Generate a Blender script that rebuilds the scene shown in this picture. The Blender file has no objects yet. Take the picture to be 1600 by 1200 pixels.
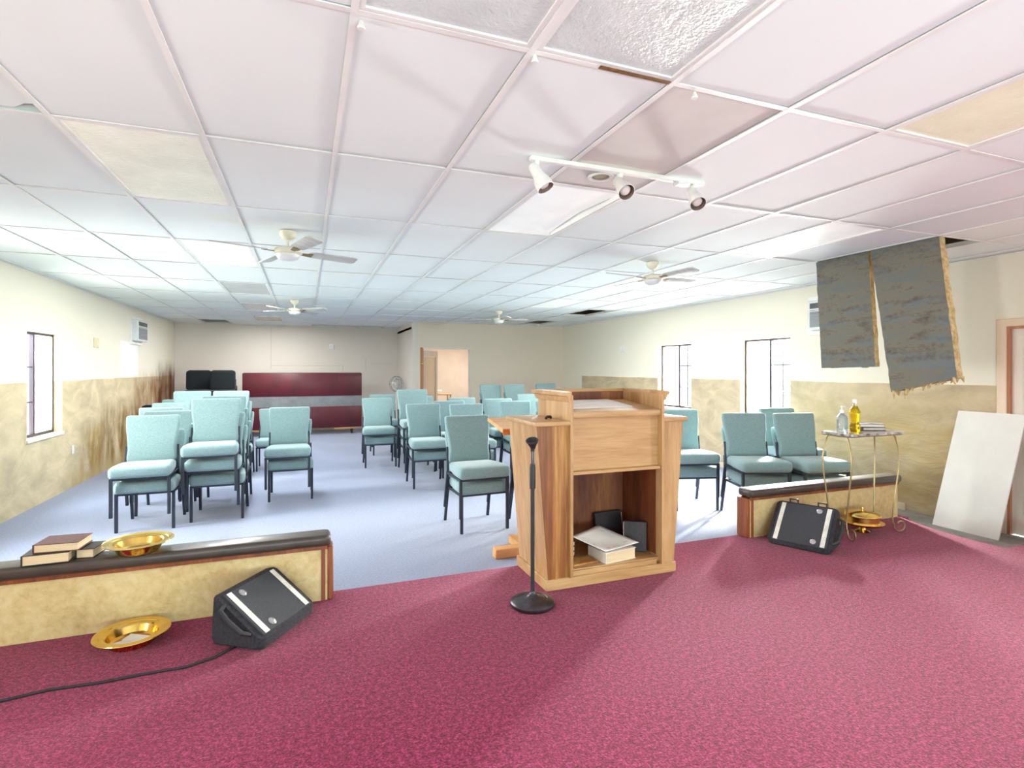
import bpy, bmesh, math, random
from mathutils import Vector, Matrix
random.seed(7)
sc = bpy.context.scene
COL = sc.collection
PI = math.pi
R = math.radians

# ------------------------------------------------------------------ materials
def lin(c):
    def f(v):
        v /= 255.0
        return v / 12.92 if v <= 0.04045 else ((v + 0.055) / 1.055) ** 2.4
    return (f(c[0]), f(c[1]), f(c[2]), 1.0)

class NT:
    def __init__(s, m):
        m.use_nodes = True
        s.t = m.node_tree
        s.t.nodes.clear()
        s.out = s.t.nodes.new('ShaderNodeOutputMaterial')
        s.b = s.t.nodes.new('ShaderNodeBsdfPrincipled')
        s.t.links.new(s.b.outputs[0], s.out.inputs[0])
    def n(s, k, **kw):
        o = s.t.nodes.new(k)
        for a, v in kw.items():
            setattr(o, a, v)
        return o
    def l(s, a, b):
        s.t.links.new(a, b)
    def pos(s, obj=True):
        if obj:
            return s.n('ShaderNodeTexCoord').outputs['Object']
        return s.n('ShaderNodeNewGeometry').outputs['Position']
    def mapped(s, v, scale):
        m = s.n('ShaderNodeMapping')
        m.inputs['Scale'].default_value = scale
        s.l(v, m.inputs['Vector'])
        return m.outputs[0]
    def noise(s, v, scale, detail=3, rough=.55, dist=0):
        t = s.n('ShaderNodeTexNoise')
        t.inputs['Scale'].default_value = scale
        t.inputs['Detail'].default_value = detail
        t.inputs['Roughness'].default_value = rough
        t.inputs['Distortion'].default_value = dist
        s.l(v, t.inputs['Vector'])
        return t.outputs['Fac']
    def ramp(s, fac, stops):
        r = s.n('ShaderNodeValToRGB')
        e = r.color_ramp.elements
        while len(e) < len(stops):
            e.new(.5)
        for k, (p, c) in zip(e, stops):
            k.position = p
            k.color = lin(c) if not isinstance(c, float) else (c, c, c, 1)
        s.l(fac, r.inputs[0])
        return r.outputs[0]
    def mix(s, fac, a, b):
        m = s.n('ShaderNodeMix', data_type='RGBA')
        for sock, v in ((m.inputs[0], fac), (m.inputs[6], a), (m.inputs[7], b)):
            if isinstance(v, (int, float)):
                sock.default_value = v
            elif isinstance(v, tuple):
                sock.default_value = lin(v)
            else:
                s.l(v, sock)
        return m.outputs[2]
    def math(s, op, a, b=None, clamp=False):
        m = s.n('ShaderNodeMath', operation=op, use_clamp=clamp)
        for sock, v in ((m.inputs[0], a), (m.inputs[1], b)):
            if v is None:
                continue
            if isinstance(v, (int, float)):
                sock.default_value = v
            else:
                s.l(v, sock)
        return m.outputs[0]
    def band(s, v, lo, hi, soft):
        """1 inside lo..hi, falling to 0 over soft"""
        def mr(a, b):
            m = s.n('ShaderNodeMapRange', interpolation_type='SMOOTHSTEP')
            m.inputs[1].default_value = a
            m.inputs[2].default_value = b
            s.l(v, m.inputs[0])
            return m.outputs[0]
        a = mr(lo - soft, lo + soft)
        b = s.math('SUBTRACT', 1.0, mr(hi - soft, hi + soft))
        return s.math('MULTIPLY', a, b)
    def bump(s, h, strength, dist=.01):
        b = s.n('ShaderNodeBump')
        b.inputs['Strength'].default_value = strength
        b.inputs['Distance'].default_value = dist
        s.l(h, b.inputs['Height'])
        s.l(b.outputs[0], s.b.inputs['Normal'])

def mat(name, c, rough=.6, metal=0, c2=None, scale=(8, 8, 8), lo=.35, hi=.65, bump=0, bscale=None, sheen=0, spec=.5,
        coat=0, trans=0, ior=1.45, emit=0, detail=4, dist=0, bdist=.01, sub=None):
    m = bpy.data.materials.new(name)
    t = NT(m)
    b = t.b
    b.inputs['Roughness'].default_value = rough
    b.inputs['Metallic'].default_value = metal
    b.inputs['Specular IOR Level'].default_value = spec
    if sheen:
        b.inputs['Sheen Weight'].default_value = sheen
        b.inputs['Sheen Roughness'].default_value = .5
    if coat:
        b.inputs['Coat Weight'].default_value = coat
        b.inputs['Coat Roughness'].default_value = .15
    if trans:
        b.inputs['Transmission Weight'].default_value = trans
        b.inputs['IOR'].default_value = ior
    p = t.mapped(t.pos(), scale)
    nz = t.noise(p, 1.0, detail, .6, dist)
    if c2 is None:
        c2 = tuple(max(0, v * .94) for v in c)
    colr = t.ramp(nz, [(lo, c), (hi, c2)])
    t.l(colr, b.inputs['Base Color'])
    if emit:
        t.l(colr, b.inputs['Emission Color'])
        b.inputs['Emission Strength'].default_value = emit
    if bump:
        h = t.noise(t.mapped(t.pos(), bscale or scale), 1.0, 3, .6)
        t.bump(h, bump, bdist)
    return m

M = {}
M['fabric'] = mat('teal_fabric', (122, 150, 152), .9, c2=(144, 170, 172), scale=(160, 160, 160), lo=.42, hi=.6, bump=.25, bscale=(220, 220, 220), sheen=.35, spec=.2, bdist=.004)
M['chair_metal'] = mat('chair_frame_metal', (52, 60, 72), .45, .3, scale=(30, 30, 30))
M['black_fabric'] = mat('black_fabric', (24, 30, 34), .9, scale=(90, 90, 90), sheen=.2, spec=.2)
def wood(name, a, b_, c_, scale=(9, 9, .8), rough=.45, coat=.15):
    m = bpy.data.materials.new(name)
    t = NT(m)
    p = t.mapped(t.pos(), scale)
    n1 = t.noise(p, 1.0, 5, .6, .6)
    n2 = t.noise(t.mapped(t.pos(), tuple(v * 9 for v in scale)), 1.0, 3, .6, .2)
    f = t.math('ADD', t.math('MULTIPLY', n1, .75), t.math('MULTIPLY', n2, .25))
    col = t.ramp(f, [(.36, a), (.5, b_), (.66, c_)])
    t.l(col, t.b.inputs['Base Color'])
    t.b.inputs['Roughness'].default_value = rough
    t.b.inputs['Coat Weight'].default_value = coat
    t.b.inputs['Coat Roughness'].default_value = .3
    t.bump(n2, .06, .004)
    return m
M['oak'] = wood('oak_veneer', (198, 160, 112), (182, 142, 94), (154, 110, 64))
M['oak_h'] = wood('oak_veneer_level', (198, 160, 112), (184, 144, 96), (160, 118, 70), scale=(.8, 7, 9))
M['oak_streak'] = wood('oak_streaked', (188, 138, 70), (138, 82, 30), (84, 38, 10), scale=(8, 8, .4))
M['oak_shaded'] = wood('oak_shaded_inside', (150, 92, 46), (118, 62, 28), (82, 36, 14), scale=(6, 6, .9), rough=.6)  # darker oak that puts the pulpit's inner shade into the colour
M['pine'] = wood('pine_lectern_wood', (226, 178, 120), (214, 160, 98), (196, 134, 70), scale=(1, 7, 7))
M['red_wood'] = wood('red_brown_wood', (150, 84, 40), (126, 62, 26), (92, 40, 16))
M['rail_panel'] = None
M['cap'] = mat('dark_padded_cap', (70, 58, 50), .45, c2=(52, 42, 36), scale=(6, 6, 6), coat=.25, bump=.1, bscale=(40, 40, 40))
M['black_plastic'] = mat('black_plastic', (26, 26, 30), .5, c2=(38, 38, 42), scale=(30, 30, 30))
M['grille'] = mat('black_cloth_grille', (44, 46, 52), .8, c2=(60, 62, 68), scale=(200, 200, 200), bump=.3, bscale=(260, 260, 260))
M['cabinet_black'] = mat('black_carpet_cabinet', (30, 29, 34), .95, c2=(52, 48, 56), scale=(60, 60, 60), bump=.4, bscale=(120, 120, 120))
M['white_tape'] = mat('pale_strip', (226, 224, 216), .5, c2=(205, 202, 192), scale=(20, 20, 20))
M['chrome'] = mat('chrome', (215, 215, 215), .2, 1)
M['brass'] = mat('brass', (240, 208, 124), .18, 1, c2=(228, 190, 98), scale=(12, 12, 12))
M['gold_wire'] = mat('antique_gold_wire', (150, 128, 84), .4, .8, c2=(176, 160, 120), scale=(10, 10, 10))
M['cast_iron'] = mat('dark_iron', (72, 66, 70), .28, .8, c2=(92, 86, 92), scale=(20, 20, 20))
M['white_paint'] = mat('white_enamel', (236, 236, 230), .4, scale=(6, 6, 6))
M['ivory_paint'] = mat('ivory_enamel', (232, 228, 206), .4, scale=(6, 6, 6))
M['blade'] = mat('fan_blade_finish', (198, 198, 192), .5, c2=(178, 178, 172), scale=(3, 20, 20))
M['blade_iron'] = mat('tarnished_blade_iron', (150, 132, 96), .5, .5, scale=(10, 10, 10))
M['frosted'] = mat('frosted_bowl', (232, 234, 234), .3, scale=(4, 4, 4))
M['tbar'] = mat('ceiling_grid_metal', (238, 238, 234), .5, scale=(2, 2, 2))
M['bulb'] = mat('lamp_bulb', (225, 215, 210), .25, scale=(8, 8, 8))
M['lamp_inner'] = mat('tarnished_reflector', (150, 130, 118), .35, .4, scale=(20, 20, 20))
M['olive_hole'] = mat('recessed_can_inside', (150, 146, 112), .6, scale=(10, 10, 10))
M['burgundy'] = mat('burgundy_vinyl', (92, 12, 30), .4, c2=(72, 10, 24), scale=(3, 3, 1.5), coat=.1)
M['grey_band'] = mat('grey_band', (128, 132, 134), .6, c2=(112, 116, 118), scale=(5, 5, 5))
M['paper'] = mat('paper', (236, 232, 224), .8, c2=(222, 216, 206), scale=(6, 6, 6))
M['page_edges'] = mat('page_edges', (226, 206, 170), .85, c2=(206, 182, 144), scale=(4, 4, 300))
M['book_black'] = mat('black_leatherette', (34, 28, 30), .5, c2=(50, 40, 42), scale=(60, 60, 60), bump=.1)
M['book_maroon'] = mat('maroon_book_cloth', (112, 66, 62), .6, c2=(96, 52, 50), scale=(50, 50, 50))
M['book_brown'] = mat('brown_book_cloth', (104, 76, 66), .6, c2=(88, 62, 54), scale=(50, 50, 50))
M['book_grey'] = mat('grey_book_cloth', (92, 84, 86), .6, c2=(80, 72, 74), scale=(50, 50, 50))
M['clear'] = mat('clear_plastic', (244, 248, 250), .05, trans=1, ior=1.3, scale=(3, 3, 3))
M['oil'] = mat('yellow_oil', (246, 214, 30), .05, trans=.9, ior=1.33, scale=(3, 3, 3), c2=(240, 200, 20))
M['gel'] = mat('clear_gel', (224, 234, 240), .1, trans=.8, ior=1.33, scale=(3, 3, 3))
M['tabletop'] = mat('mottled_tabletop', (86, 76, 76), .25, c2=(196, 190, 184), scale=(9, 9, 9), lo=.4, hi=.6, coat=.4)
M['foam_board'] = mat('white_ceiling_board', (232, 230, 224), .8, c2=(224, 222, 216), scale=(3, 3, 3))
M['batt_edge'] = mat('fibreglass_edge', (214, 196, 150), .95, c2=(176, 150, 96), scale=(25, 25, 25), bump=.8, bscale=(40, 40, 40), bdist=.02)
M['plenum'] = mat('dark_roof_space', (70, 56, 46), .9, c2=(48, 38, 30), scale=(2, 8, 2))
M['rafter'] = mat('roof_timber', (150, 110, 72), .8, c2=(120, 84, 52), scale=(3, 3, 20))
M['ac_white'] = mat('air_conditioner_plastic', (226, 228, 228), .5, scale=(5, 5, 5))
M['ac_grey'] = mat('air_conditioner_grille', (150, 154, 156), .6, c2=(120, 124, 126), scale=(2, 2, 120))
M['ac_dark'] = mat('air_conditioner_vent', (70, 74, 74), .6, c2=(96, 100, 92), scale=(30, 4, 4))
M['trim_white'] = mat('white_trim', (240, 238, 232), .55, scale=(4, 4, 4))
M['plate_ivory'] = mat('ivory_cover_plate', (226, 212, 170), .5, scale=(5, 5, 5))
M['bronze'] = mat('bronze_aluminium', (62, 54, 62), .45, .5, scale=(8, 8, 8))
M['glass'] = mat('window_glass', (250, 252, 252), .02, trans=1, ior=1.02, scale=(1, 1, 1), c2=(250, 252, 252))
M['screen'] = mat('frosted_sash_panel', (236, 230, 220), .6, trans=.5, ior=1.05, scale=(2, 2, 2))
M['sill'] = mat('cream_sill', (240, 232, 212), .6, scale=(4, 4, 4))
M['concrete'] = mat('bare_concrete', (158, 156, 152), .85, c2=(124, 122, 118), scale=(4, 4, 4), bump=.2, bscale=(30, 30, 30))
M['casing'] = mat('peach_door_casing', (228, 208, 184), .5, c2=(216, 190, 162), scale=(6, 6, .8))
M['door_red'] = mat('red_brown_jamb', (176, 120, 88), .6, scale=(8, 8, 1))
M['door_white'] = mat('door_panel_paint', (226, 214, 200), .5, scale=(3, 3, 1))
M['annex'] = mat('annex_wall_paint', (240, 222, 200), .8, scale=(1, 1, 1))
M['cable'] = mat('black_cable', (30, 22, 30), .6)

def m_glass(name, tint, veil, gloss=.06):
    """thin pane: clear to light, a little gloss, an optional milky veil"""
    m = bpy.data.materials.new(name)
    m.use_nodes = True
    t = m.node_tree
    t.nodes.clear()
    o = t.nodes.new('ShaderNodeOutputMaterial')
    tr = t.nodes.new('ShaderNodeBsdfTransparent')
    tr.inputs[0].default_value = lin(tint)
    tl = t.nodes.new('ShaderNodeBsdfTranslucent')
    tl.inputs[0].default_value = lin((240, 236, 226))
    gl = t.nodes.new('ShaderNodeBsdfGlossy')
    gl.inputs['Roughness'].default_value = .03
    a, b = t.nodes.new('ShaderNodeMixShader'), t.nodes.new('ShaderNodeMixShader')
    a.inputs[0].default_value = veil
    t.links.new(tr.outputs[0], a.inputs[1])
    t.links.new(tl.outputs[0], a.inputs[2])
    b.inputs[0].default_value = gloss
    t.links.new(a.outputs[0], b.inputs[1])
    t.links.new(gl.outputs[0], b.inputs[2])
    t.links.new(b.outputs[0], o.inputs[0])
    return m
M['glass'] = m_glass('window_glass', (250, 252, 252), 0)
M['screen'] = m_glass('frosted_sash_panel', (244, 240, 232), .45)

def m_rail():
    m = bpy.data.materials.new('mottled_rail_laminate')
    t = NT(m)
    n1 = t.noise(t.mapped(t.pos(), (5, 5, 5)), 1, 5, .6, .8)
    n2 = t.noise(t.mapped(t.pos(), (22, 22, 22)), 1, 4, .65, .4)
    f = t.math('ADD', t.math('MULTIPLY', n1, .5), t.math('MULTIPLY', n2, .5))
    t.l(t.ramp(f, [(.34, (214, 196, 150)), (.52, (200, 176, 124)), (.68, (176, 146, 94))]), t.b.inputs['Base Color'])
    t.b.inputs['Roughness'].default_value = .5
    return m
M['rail_panel'] = m_rail()

def m_carpet_red():
    m = bpy.data.materials.new('crimson_carpet')
    t = NT(m)
    p = t.pos(False)
    n1 = t.noise(p, 110, 3, .7)
    n2 = t.noise(p, 45, 3, .65)
    n3 = t.noise(p, 1.3, 3, .6)
    f = t.math('ADD', t.math('MULTIPLY', n1, .6), t.math('MULTIPLY', n2, .4))
    c = t.ramp(f, [(.38, (66, 0, 20)), (.5, (128, 6, 62)), (.62, (180, 58, 114))])
    c = t.mix(t.math('MULTIPLY', n3, .25), c, (112, 6, 54))
    spk = t.noise(p, 9, 6, .85)
    c = t.mix(t.ramp(spk, [(.74, 0.0), (.78, .6)]), c, (226, 170, 190))
    t.l(c, t.b.inputs['Base Color'])
    t.b.inputs['Roughness'].default_value = .95
    t.b.inputs['Specular IOR Level'].default_value = .15
    t.b.inputs['Sheen Weight'].default_value = .2
    t.b.inputs['Sheen Roughness'].default_value = .45
    t.bump(n1, .5, .01)
    return m
M['carpet_red'] = m_carpet_red()
M['carpet_blue'] = mat('blue_carpet', (132, 142, 168), .95, c2=(112, 122, 150), scale=(60, 60, 60), sheen=.35, spec=.15, bump=.3, bscale=(90, 90, 90))

def m_wall(name, upper, paper, line, stains=(), patches=(), wrinkle=.0, plain_from=None):
    """stains: (axis lo, hi, zlo, zhi, soft, colour, strength, stretch); axis is Y"""
    m = bpy.data.materials.new(name)
    t = NT(m)
    P = t.pos(False)
    sx = t.n('ShaderNodeSeparateXYZ')
    t.l(P, sx.inputs[0])
    Y, Z = sx.outputs[1], sx.outputs[2]
    big = t.noise(P, .8, 3, .5)
    fine = t.noise(P, 30, 3, .6)
    up = t.mix(t.math('MULTIPLY', big, .35), upper, tuple(v * .95 for v in upper))
    if paper:
        pn = t.noise(t.mapped(P, (1, 1.6, 3)), 1.4, 5, .6, .7)
        pc = t.ramp(pn, [(.35, paper), (.7, tuple(v * .84 for v in paper))])
        edge = t.math('ADD', Z, t.math('MULTIPLY', t.math('SUBTRACT', t.noise(P, .9, 2), .5), .05))
        fac = t.math('LESS_THAN', edge, line)
        if plain_from is not None:
            fac = t.math('MULTIPLY', fac, t.math('LESS_THAN', Y, plain_from))
        c = t.mix(fac, up, pc)
        c = t.mix(t.math('MULTIPLY', t.band(edge, line - .006, line + .012, .003), .5), c, (236, 226, 196))
    else:
        c = up
    for (ylo, yhi, zlo, zhi, col) in patches:
        q = t.math('MULTIPLY', t.band(Y, ylo, yhi, .02), t.band(Z, zlo, zhi, .02))
        c = t.mix(q, c, col)
    for (ylo, yhi, zlo, zhi, soft, col, stg, st) in stains:
        n = t.noise(t.mapped(P, st), 1.0, 5, .65, .5)
        q = t.math('MULTIPLY', t.band(Y, ylo, yhi, soft), t.band(Z, zlo, zhi, soft))
        nn = t.ramp(n, [(.34, 0.0), (.62, 1.0)])
        q = t.math('MULTIPLY', t.math('MULTIPLY', q, nn), stg, True)
        c = t.mix(q, c, col)
    t.l(c, t.b.inputs['Base Color'])
    t.b.inputs['Roughness'].default_value = .75
    t.b.inputs['Specular IOR Level'].default_value = .3
    if wrinkle:
        wn = t.noise(t.mapped(P, (1, 1.2, 3.2)), 1.5, 6, .55, 1.2)
        wf = t.math('MULTIPLY', wn, t.math('MULTIPLY', t.math('LESS_THAN', Z, line), t.band(Y, 2, 6, 2)))
        t.bump(wf, wrinkle, .06)
    else:
        t.bump(fine, .04, .01)
    return m
M['wall_left'] = m_wall('cream_wall_with_stained_paper', (230, 224, 206), (212, 194, 160), 1.47,
    stains=[(12.0, 15.6, .5, 1.43, .25, (126, 78, 22), 1.0, (1, 2.2, 1.0)),
            (13.6, 15.6, .7, 1.66, .25, (92, 44, 20), 1.2, (1, 2.0, .7)),
            (9.4, 10.3, .0, .75, .2, (150, 118, 50), .9, (1, 4, 1.2)),
            (10.2, 12.2, .0, .95, .25, (124, 92, 30), 1.0, (1, 3.5, 1.0)),
            (8.9, 13, -.1, .2, .15, (176, 152, 100), .8, (1, 3, 2))],
    patches=[(11.15, 12.2, 1.5, 2.12, (238, 236, 232))])
M['wall_right'] = m_wall('cream_wall_with_kraft_paper', (230, 224, 206), (202, 184, 152), 1.455,
    stains=[(2.2, 3.55, -.1, 1.15, .25, (104, 56, 28), 1.0, (1, 2, 1.2)),
            (2.8, 4.6, .0, .5, .25, (150, 118, 60), .7, (1, 1.5, 3.5)),
            (3.5, 5.6, .1, 1.2, .3, (176, 152, 92), .6, (1, 1.2, 3))],
    wrinkle=.5, plain_from=12.0)
M['wall_back'] = m_wall('grey_beige_wall', (222, 214, 204), None, 0,
    stains=[(15.0, 16, -.1, 1.2, .2, (150, 140, 84), .0, (1, 1, 1))])
M['wall_back_r'] = m_wall('beige_wall', (228, 216, 198), None, 0)

def m_tile():
    m = bpy.data.materials.new('white_ceiling_tile')
    t = NT(m)
    P = t.pos(False)
    big = t.noise(P, .7, 3, .5)
    fine = t.noise(P, 70, 3, .7)
    c = t.ramp(big, [(.3, (234, 241, 240)), (.7, (226, 232, 230))])
    t.l(c, t.b.inputs['Base Color'])
    t.b.inputs['Roughness'].default_value = .85
    t.b.inputs['Specular IOR Level'].default_value = .25
    t.bump(fine, .06, .004)
    return m
M['tile'] = m_tile()
M['tile_grey'] = mat('greyed_ceiling_tile', (214, 212, 206), .85, c2=(206, 204, 198), scale=(2, 2, 2))
def m_diff(name, c, c2, emit=0, bump=.6, rough=.25):
    return mat(name, c, rough, c2=c2, scale=(3, 3, 3), bump=bump, bscale=(55, 55, 55), emit=emit, bdist=.006)
M['d_cream'] = m_diff('creamy_diffuser', (244, 244, 228), (230, 230, 214), .12)
M['d_white'] = m_diff('white_diffuser', (246, 248, 246), (240, 242, 240), .25, .2)
M['d_grey'] = m_diff('grey_diffuser', (206, 212, 210), (196, 202, 200))
M['d_brown'] = m_diff('browned_diffuser', (182, 174, 150), (166, 158, 134))
M['d_yellow'] = m_diff('yellowed_diffuser', (238, 236, 210), (226, 224, 196), .08)
M['d_pris'] = m_diff('prismatic_diffuser', (222, 228, 226), (206, 212, 210), 0, 1.0, .15)

def m_batt():
    m = bpy.data.materials.new('grimy_batt_backing')
    t = NT(m)
    P = t.pos()
    n1 = t.noise(t.mapped(P, (1, 1.2, 5)), 1.6, 5, .65, .6)
    n2 = t.noise(P, 26, 4, .7)
    n3 = t.noise(t.mapped(P, (1, 1.0, 7)), 1.1, 3, .6, .5)
    f = t.math('ADD', t.math('MULTIPLY', n1, .7), t.math('MULTIPLY', n2, .3))
    c = t.ramp(f, [(.35, (100, 108, 108)), (.5, (116, 110, 96)), (.66, (76, 70, 64))])
    c = t.mix(t.ramp(n3, [(.52, 0.0), (.64, .55)]), c, (98, 114, 122))
    t.l(c, t.b.inputs['Base Color'])
    t.b.inputs['Roughness'].default_value = .95
    t.bump(n2, .6, .012)
    return m
M['batt'] = m_batt()

# ------------------------------------------------------------------ geometry helpers
class MB:
    def __init__(s):
        s.bm = bmesh.new()
    def _new(s, before):
        return [v for v in s.bm.verts if v not in before]
    def box(s, x0, x1, y0, y1, z0, z1, bev=0, seg=2, mtx=None):
        cs = [(x0, y0, z0), (x1, y0, z0), (x1, y1, z0), (x0, y1, z0), (x0, y0, z1), (x1, y0, z1), (x1, y1, z1), (x0, y1, z1)]
        return s.box8(cs, bev, seg, mtx)
    def box8(s, cs, bev=0, seg=2, mtx=None):
        bm = s.bm
        vs = [bm.verts.new(Vector(c) if mtx is None else mtx @ Vector(c)) for c in cs]
        fs = [bm.faces.new([vs[i] for i in q]) for q in ((3, 2, 1, 0), (4, 5, 6, 7), (0, 1, 5, 4), (1, 2, 6, 5), (2, 3, 7, 6), (3, 0, 4, 7))]
        if bev:
            es = list({e for f in fs for e in f.edges})
            bmesh.ops.bevel(bm, geom=es, offset=bev, segments=seg, affect='EDGES', profile=.5)
        return s
    def beam(s, a, b, w, h=None, bev=0):
        """square bar from a to b"""
        a, b = Vector(a), Vector(b)
        h = h or w
        d = (b - a).normalized()
        up = Vector((0, 0, 1)) if abs(d.z) < .9 else Vector((0, 1, 0))
        x = d.cross(up).normalized()
        z = x.cross(d).normalized()
        cs = []
        for q in (a, b):
            for (i, k) in ((-1, -1), (1, -1), (1, 1), (-1, 1)):
                cs.append(q + x * (i * w / 2) + z * (k * h / 2))
        return s.box8([cs[0], cs[1], cs[2], cs[3], cs[4], cs[5], cs[6], cs[7]], bev, 1)
    def loft(s, rings, cap=True, closed=True):
        bm = s.bm
        rv = [[bm.verts.new(Vector(p)) for p in r] for r in rings]
        n = len(rv[0])
        for a, b in zip(rv, rv[1:]):
            for i in range(n if closed else n - 1):
                j = (i + 1) % n
                try:
                    bm.faces.new((a[i], a[j], b[j], b[i]))
                except ValueError:
                    pass
        if cap:
            bm.faces.new(list(reversed(rv[0])))
            bm.faces.new(rv[-1])
        return s
    def tube(s, pts, r, seg=8, cap=True):
        pts = [Vector(p) for p in pts]
        rings = []
        ref = None
        for i, p in enumerate(pts):
            d = (pts[min(i + 1, len(pts) - 1)] - pts[max(i - 1, 0)]).normalized()
            if ref is None:
                ref = Vector((0, 0, 1)) if abs(d.z) < .9 else Vector((1, 0, 0))
            x = d.cross(ref).normalized()
            y = x.cross(d).normalized()
            ref = y
            rr = r[i] if isinstance(r, (list, tuple)) else r
            rings.append([p + x * (rr * math.cos(2 * PI * k / seg)) + y * (rr * math.sin(2 * PI * k / seg)) for k in range(seg)])
        return s.loft(rings, cap)
    def lathe(s, prof, seg=32, c=(0, 0, 0), mtx=None, cap=False):
        rings = []
        for (r, z) in prof:
            ring = []
            for k in range(seg):
                a = 2 * PI * k / seg
                p = Vector((c[0] + r * math.cos(a), c[1] + r * math.sin(a), c[2] + z))
                ring.append(mtx @ p if mtx else p)
            rings.append(ring)
        return s.loft(rings, cap)
    def prism(s, poly, z0, z1):
        return s.loft([[(p[0], p[1], z0) for p in poly], [(p[0], p[1], z1) for p in poly]])
    def quad(s, a, b, c, d):
        s.bm.faces.new([s.bm.verts.new(Vector(v)) for v in (a, b, c, d)])
        return s
    def obj(s, name, m, parent=None, smooth=True, off=None, angle=40, ms=None):
        bm = s.bm
        bmesh.ops.recalc_face_normals(bm, faces=bm.faces)
        me = bpy.data.meshes.new(name)
        if off is not None:
            bmesh.ops.translate(bm, verts=bm.verts, vec=-Vector(off))
        bm.to_mesh(me)
        bm.free()
        if smooth and len(me.polygons):
            me.polygons.foreach_set('use_smooth', [True] * len(me.polygons))
            me.set_sharp_from_angle(angle=R(angle))
        for q in (ms or [m]):
            me.materials.append(q)
        o = bpy.data.objects.new(name, me)
        COL.objects.link(o)
        if parent is not None:
            o.parent = parent
        return o

def thing(name, label, cat, loc=(0, 0, 0), rotz=0, group=None):
    o = bpy.data.objects.new(name, None)
    o.empty_display_size = .1
    COL.objects.link(o)
    o.location = loc
    o.rotation_euler = (0, 0, rotz)
    return tag(o, label, cat, group)
def tag(o, label, cat, group=None, kind=None):
    o['label'] = label
    o['category'] = cat
    if group:
        o['group'] = group
    if kind:
        o['kind'] = kind
    return o
def struct(o):
    o['kind'] = 'structure'
    return o
def solo(mb, name, m, loc, label, cat, group=None, **k):
    """a thing that is one mesh, its origin at loc; the mesh is written in world coordinates"""
    o = mb.obj(name, m, off=loc, **k)
    o.location = loc
    return tag(o, label, cat, group)
def dup(root, loc, rz, label, group=None):
    r = root.copy()
    COL.objects.link(r)
    r.location = loc
    r.rotation_euler = (0, 0, rz)
    r['label'] = label
    if group:
        r['group'] = group
    for ch in list(root.children):
        c = ch.copy()
        COL.objects.link(c)
        c.parent = r
        for g in ch.children:
            d = g.copy()
            COL.objects.link(d)
            d.parent = c
    return r

def rrect(w, h, r, n=4):
    """rounded rectangle outline centred on 0,0"""
    r = min(r, w / 2 - 1e-4, h / 2 - 1e-4)
    pts = []
    for (cx, cy, a0) in ((w / 2 - r, h / 2 - r, 0), (-w / 2 + r, h / 2 - r, 90), (-w / 2 + r, -h / 2 + r, 180), (w / 2 - r, -h / 2 + r, 270)):
        for k in range(n + 1):
            a = R(a0 + 90 * k / n)
            pts.append((cx + r * math.cos(a), cy + r * math.sin(a)))
    return pts

# ------------------------------------------------------------------ room
XL, XR, YB1, YB2, YF, ZC, ZR = -2.98, 6.45, 15.3, 13.04, -2.2, 2.755, 3.25
def wall_x(name, x0, x1, y0, y1, holes, m):
    """wall running along y between x0 and x1, holes (ylo,yhi,zlo,zhi)"""
    mb = MB()
    y = y0
    for (a, b, lo, hi) in sorted(holes):
        if a > y:
            mb.box(x0, x1, y, a, 0, ZR)
        if lo > 0:
            mb.box(x0, x1, a, b, 0, lo)
        mb.box(x0, x1, a, b, hi, ZR)
        y = b
    mb.box(x0, x1, y, y1, 0, ZR)
    return struct(mb.obj(name, m, smooth=False))
WT = .14
LW = [(7.785, 8.747, .80, 2.07), (5.55, 6.5, .80, 2.07), (1.2, 2.15, .80, 2.07)]
RW = [(5.782, 6.728, .90, 2.08), (7.901, 8.879, .90, 2.08), (-1.2, .2, .80, 2.08)]
DOOR_R = (2.36, 3.24, 0, 2.045)
wall_x('wall_left', XL - WT, XL, YF, YB1 + WT, LW, M['wall_left'])
wall_x('wall_right', XR, XR + WT, YF, YB2 + WT, RW + [DOOR_R], M['wall_right'])
mb = MB().box(XL, 2.42, YB1, YB1 + WT, 0, ZR)
struct(mb.obj('wall_back_left', M['wall_back'], smooth=False))
mb = MB().box(2.42, 2.42 + .13, YB2, 17.2, 0, ZR)
struct(mb.obj('wall_return', M['wall_back'], smooth=False))
mb = MB()
DX0, DX1, DZ = 2.66, 3.86, 2.13
mb.box(2.55, DX0, YB2, YB2 + .13, 0, ZR).box(DX1, XR, YB2, YB2 + .13, 0, ZR).box(DX0, DX1, YB2, YB2 + .13, DZ, ZR)
struct(mb.obj('wall_back_right', M['wall_back_r'], smooth=False))
# seams of the patched panels on the back wall
mb = MB()
for (x0, x1, z0, z1) in ((-.83, -.822, 1.62, 2.7), (-.82, .95, 1.715, 1.722), (1.55, 1.558, 1.6, 1.92), (1.7, 2.3, 1.77, 1.776), (.95, .957, 1.3, 1.72)):
    mb.box(x0, x1, YB1 - .003, YB1 + .01, z0, z1)
struct(mb.obj('trim_1', mat('seam_grey', (188, 182, 170), .8), smooth=False))
# annex room seen through the doorway
mb = MB().box(2.55, 6.45, 17.2, 17.3, 0, ZR).box(6.45, 6.58, YB2 + .13, 17.3, 0, ZR)
struct(mb.obj('wall_annex', M['annex'], smooth=False))
mb = MB().box(2.42, 6.6, YB2 + .13, 17.3, 2.6, 2.66)
struct(mb.obj('ceiling_annex', M['annex'], smooth=False))
# wall behind the camera; its wide opening is shaped to let fill light in
mb = MB().box(XL, XR, YF - .14, YF, 0, .25).box(XL, XR, YF - .14, YF, 2.35, ZR).box(XL, -1.2, YF - .14, YF, .25, 2.35).box(4.6, XR, YF - .14, YF, .25, 2.35)
struct(mb.obj('wall_front', M['wall_back'], smooth=False))
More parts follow.
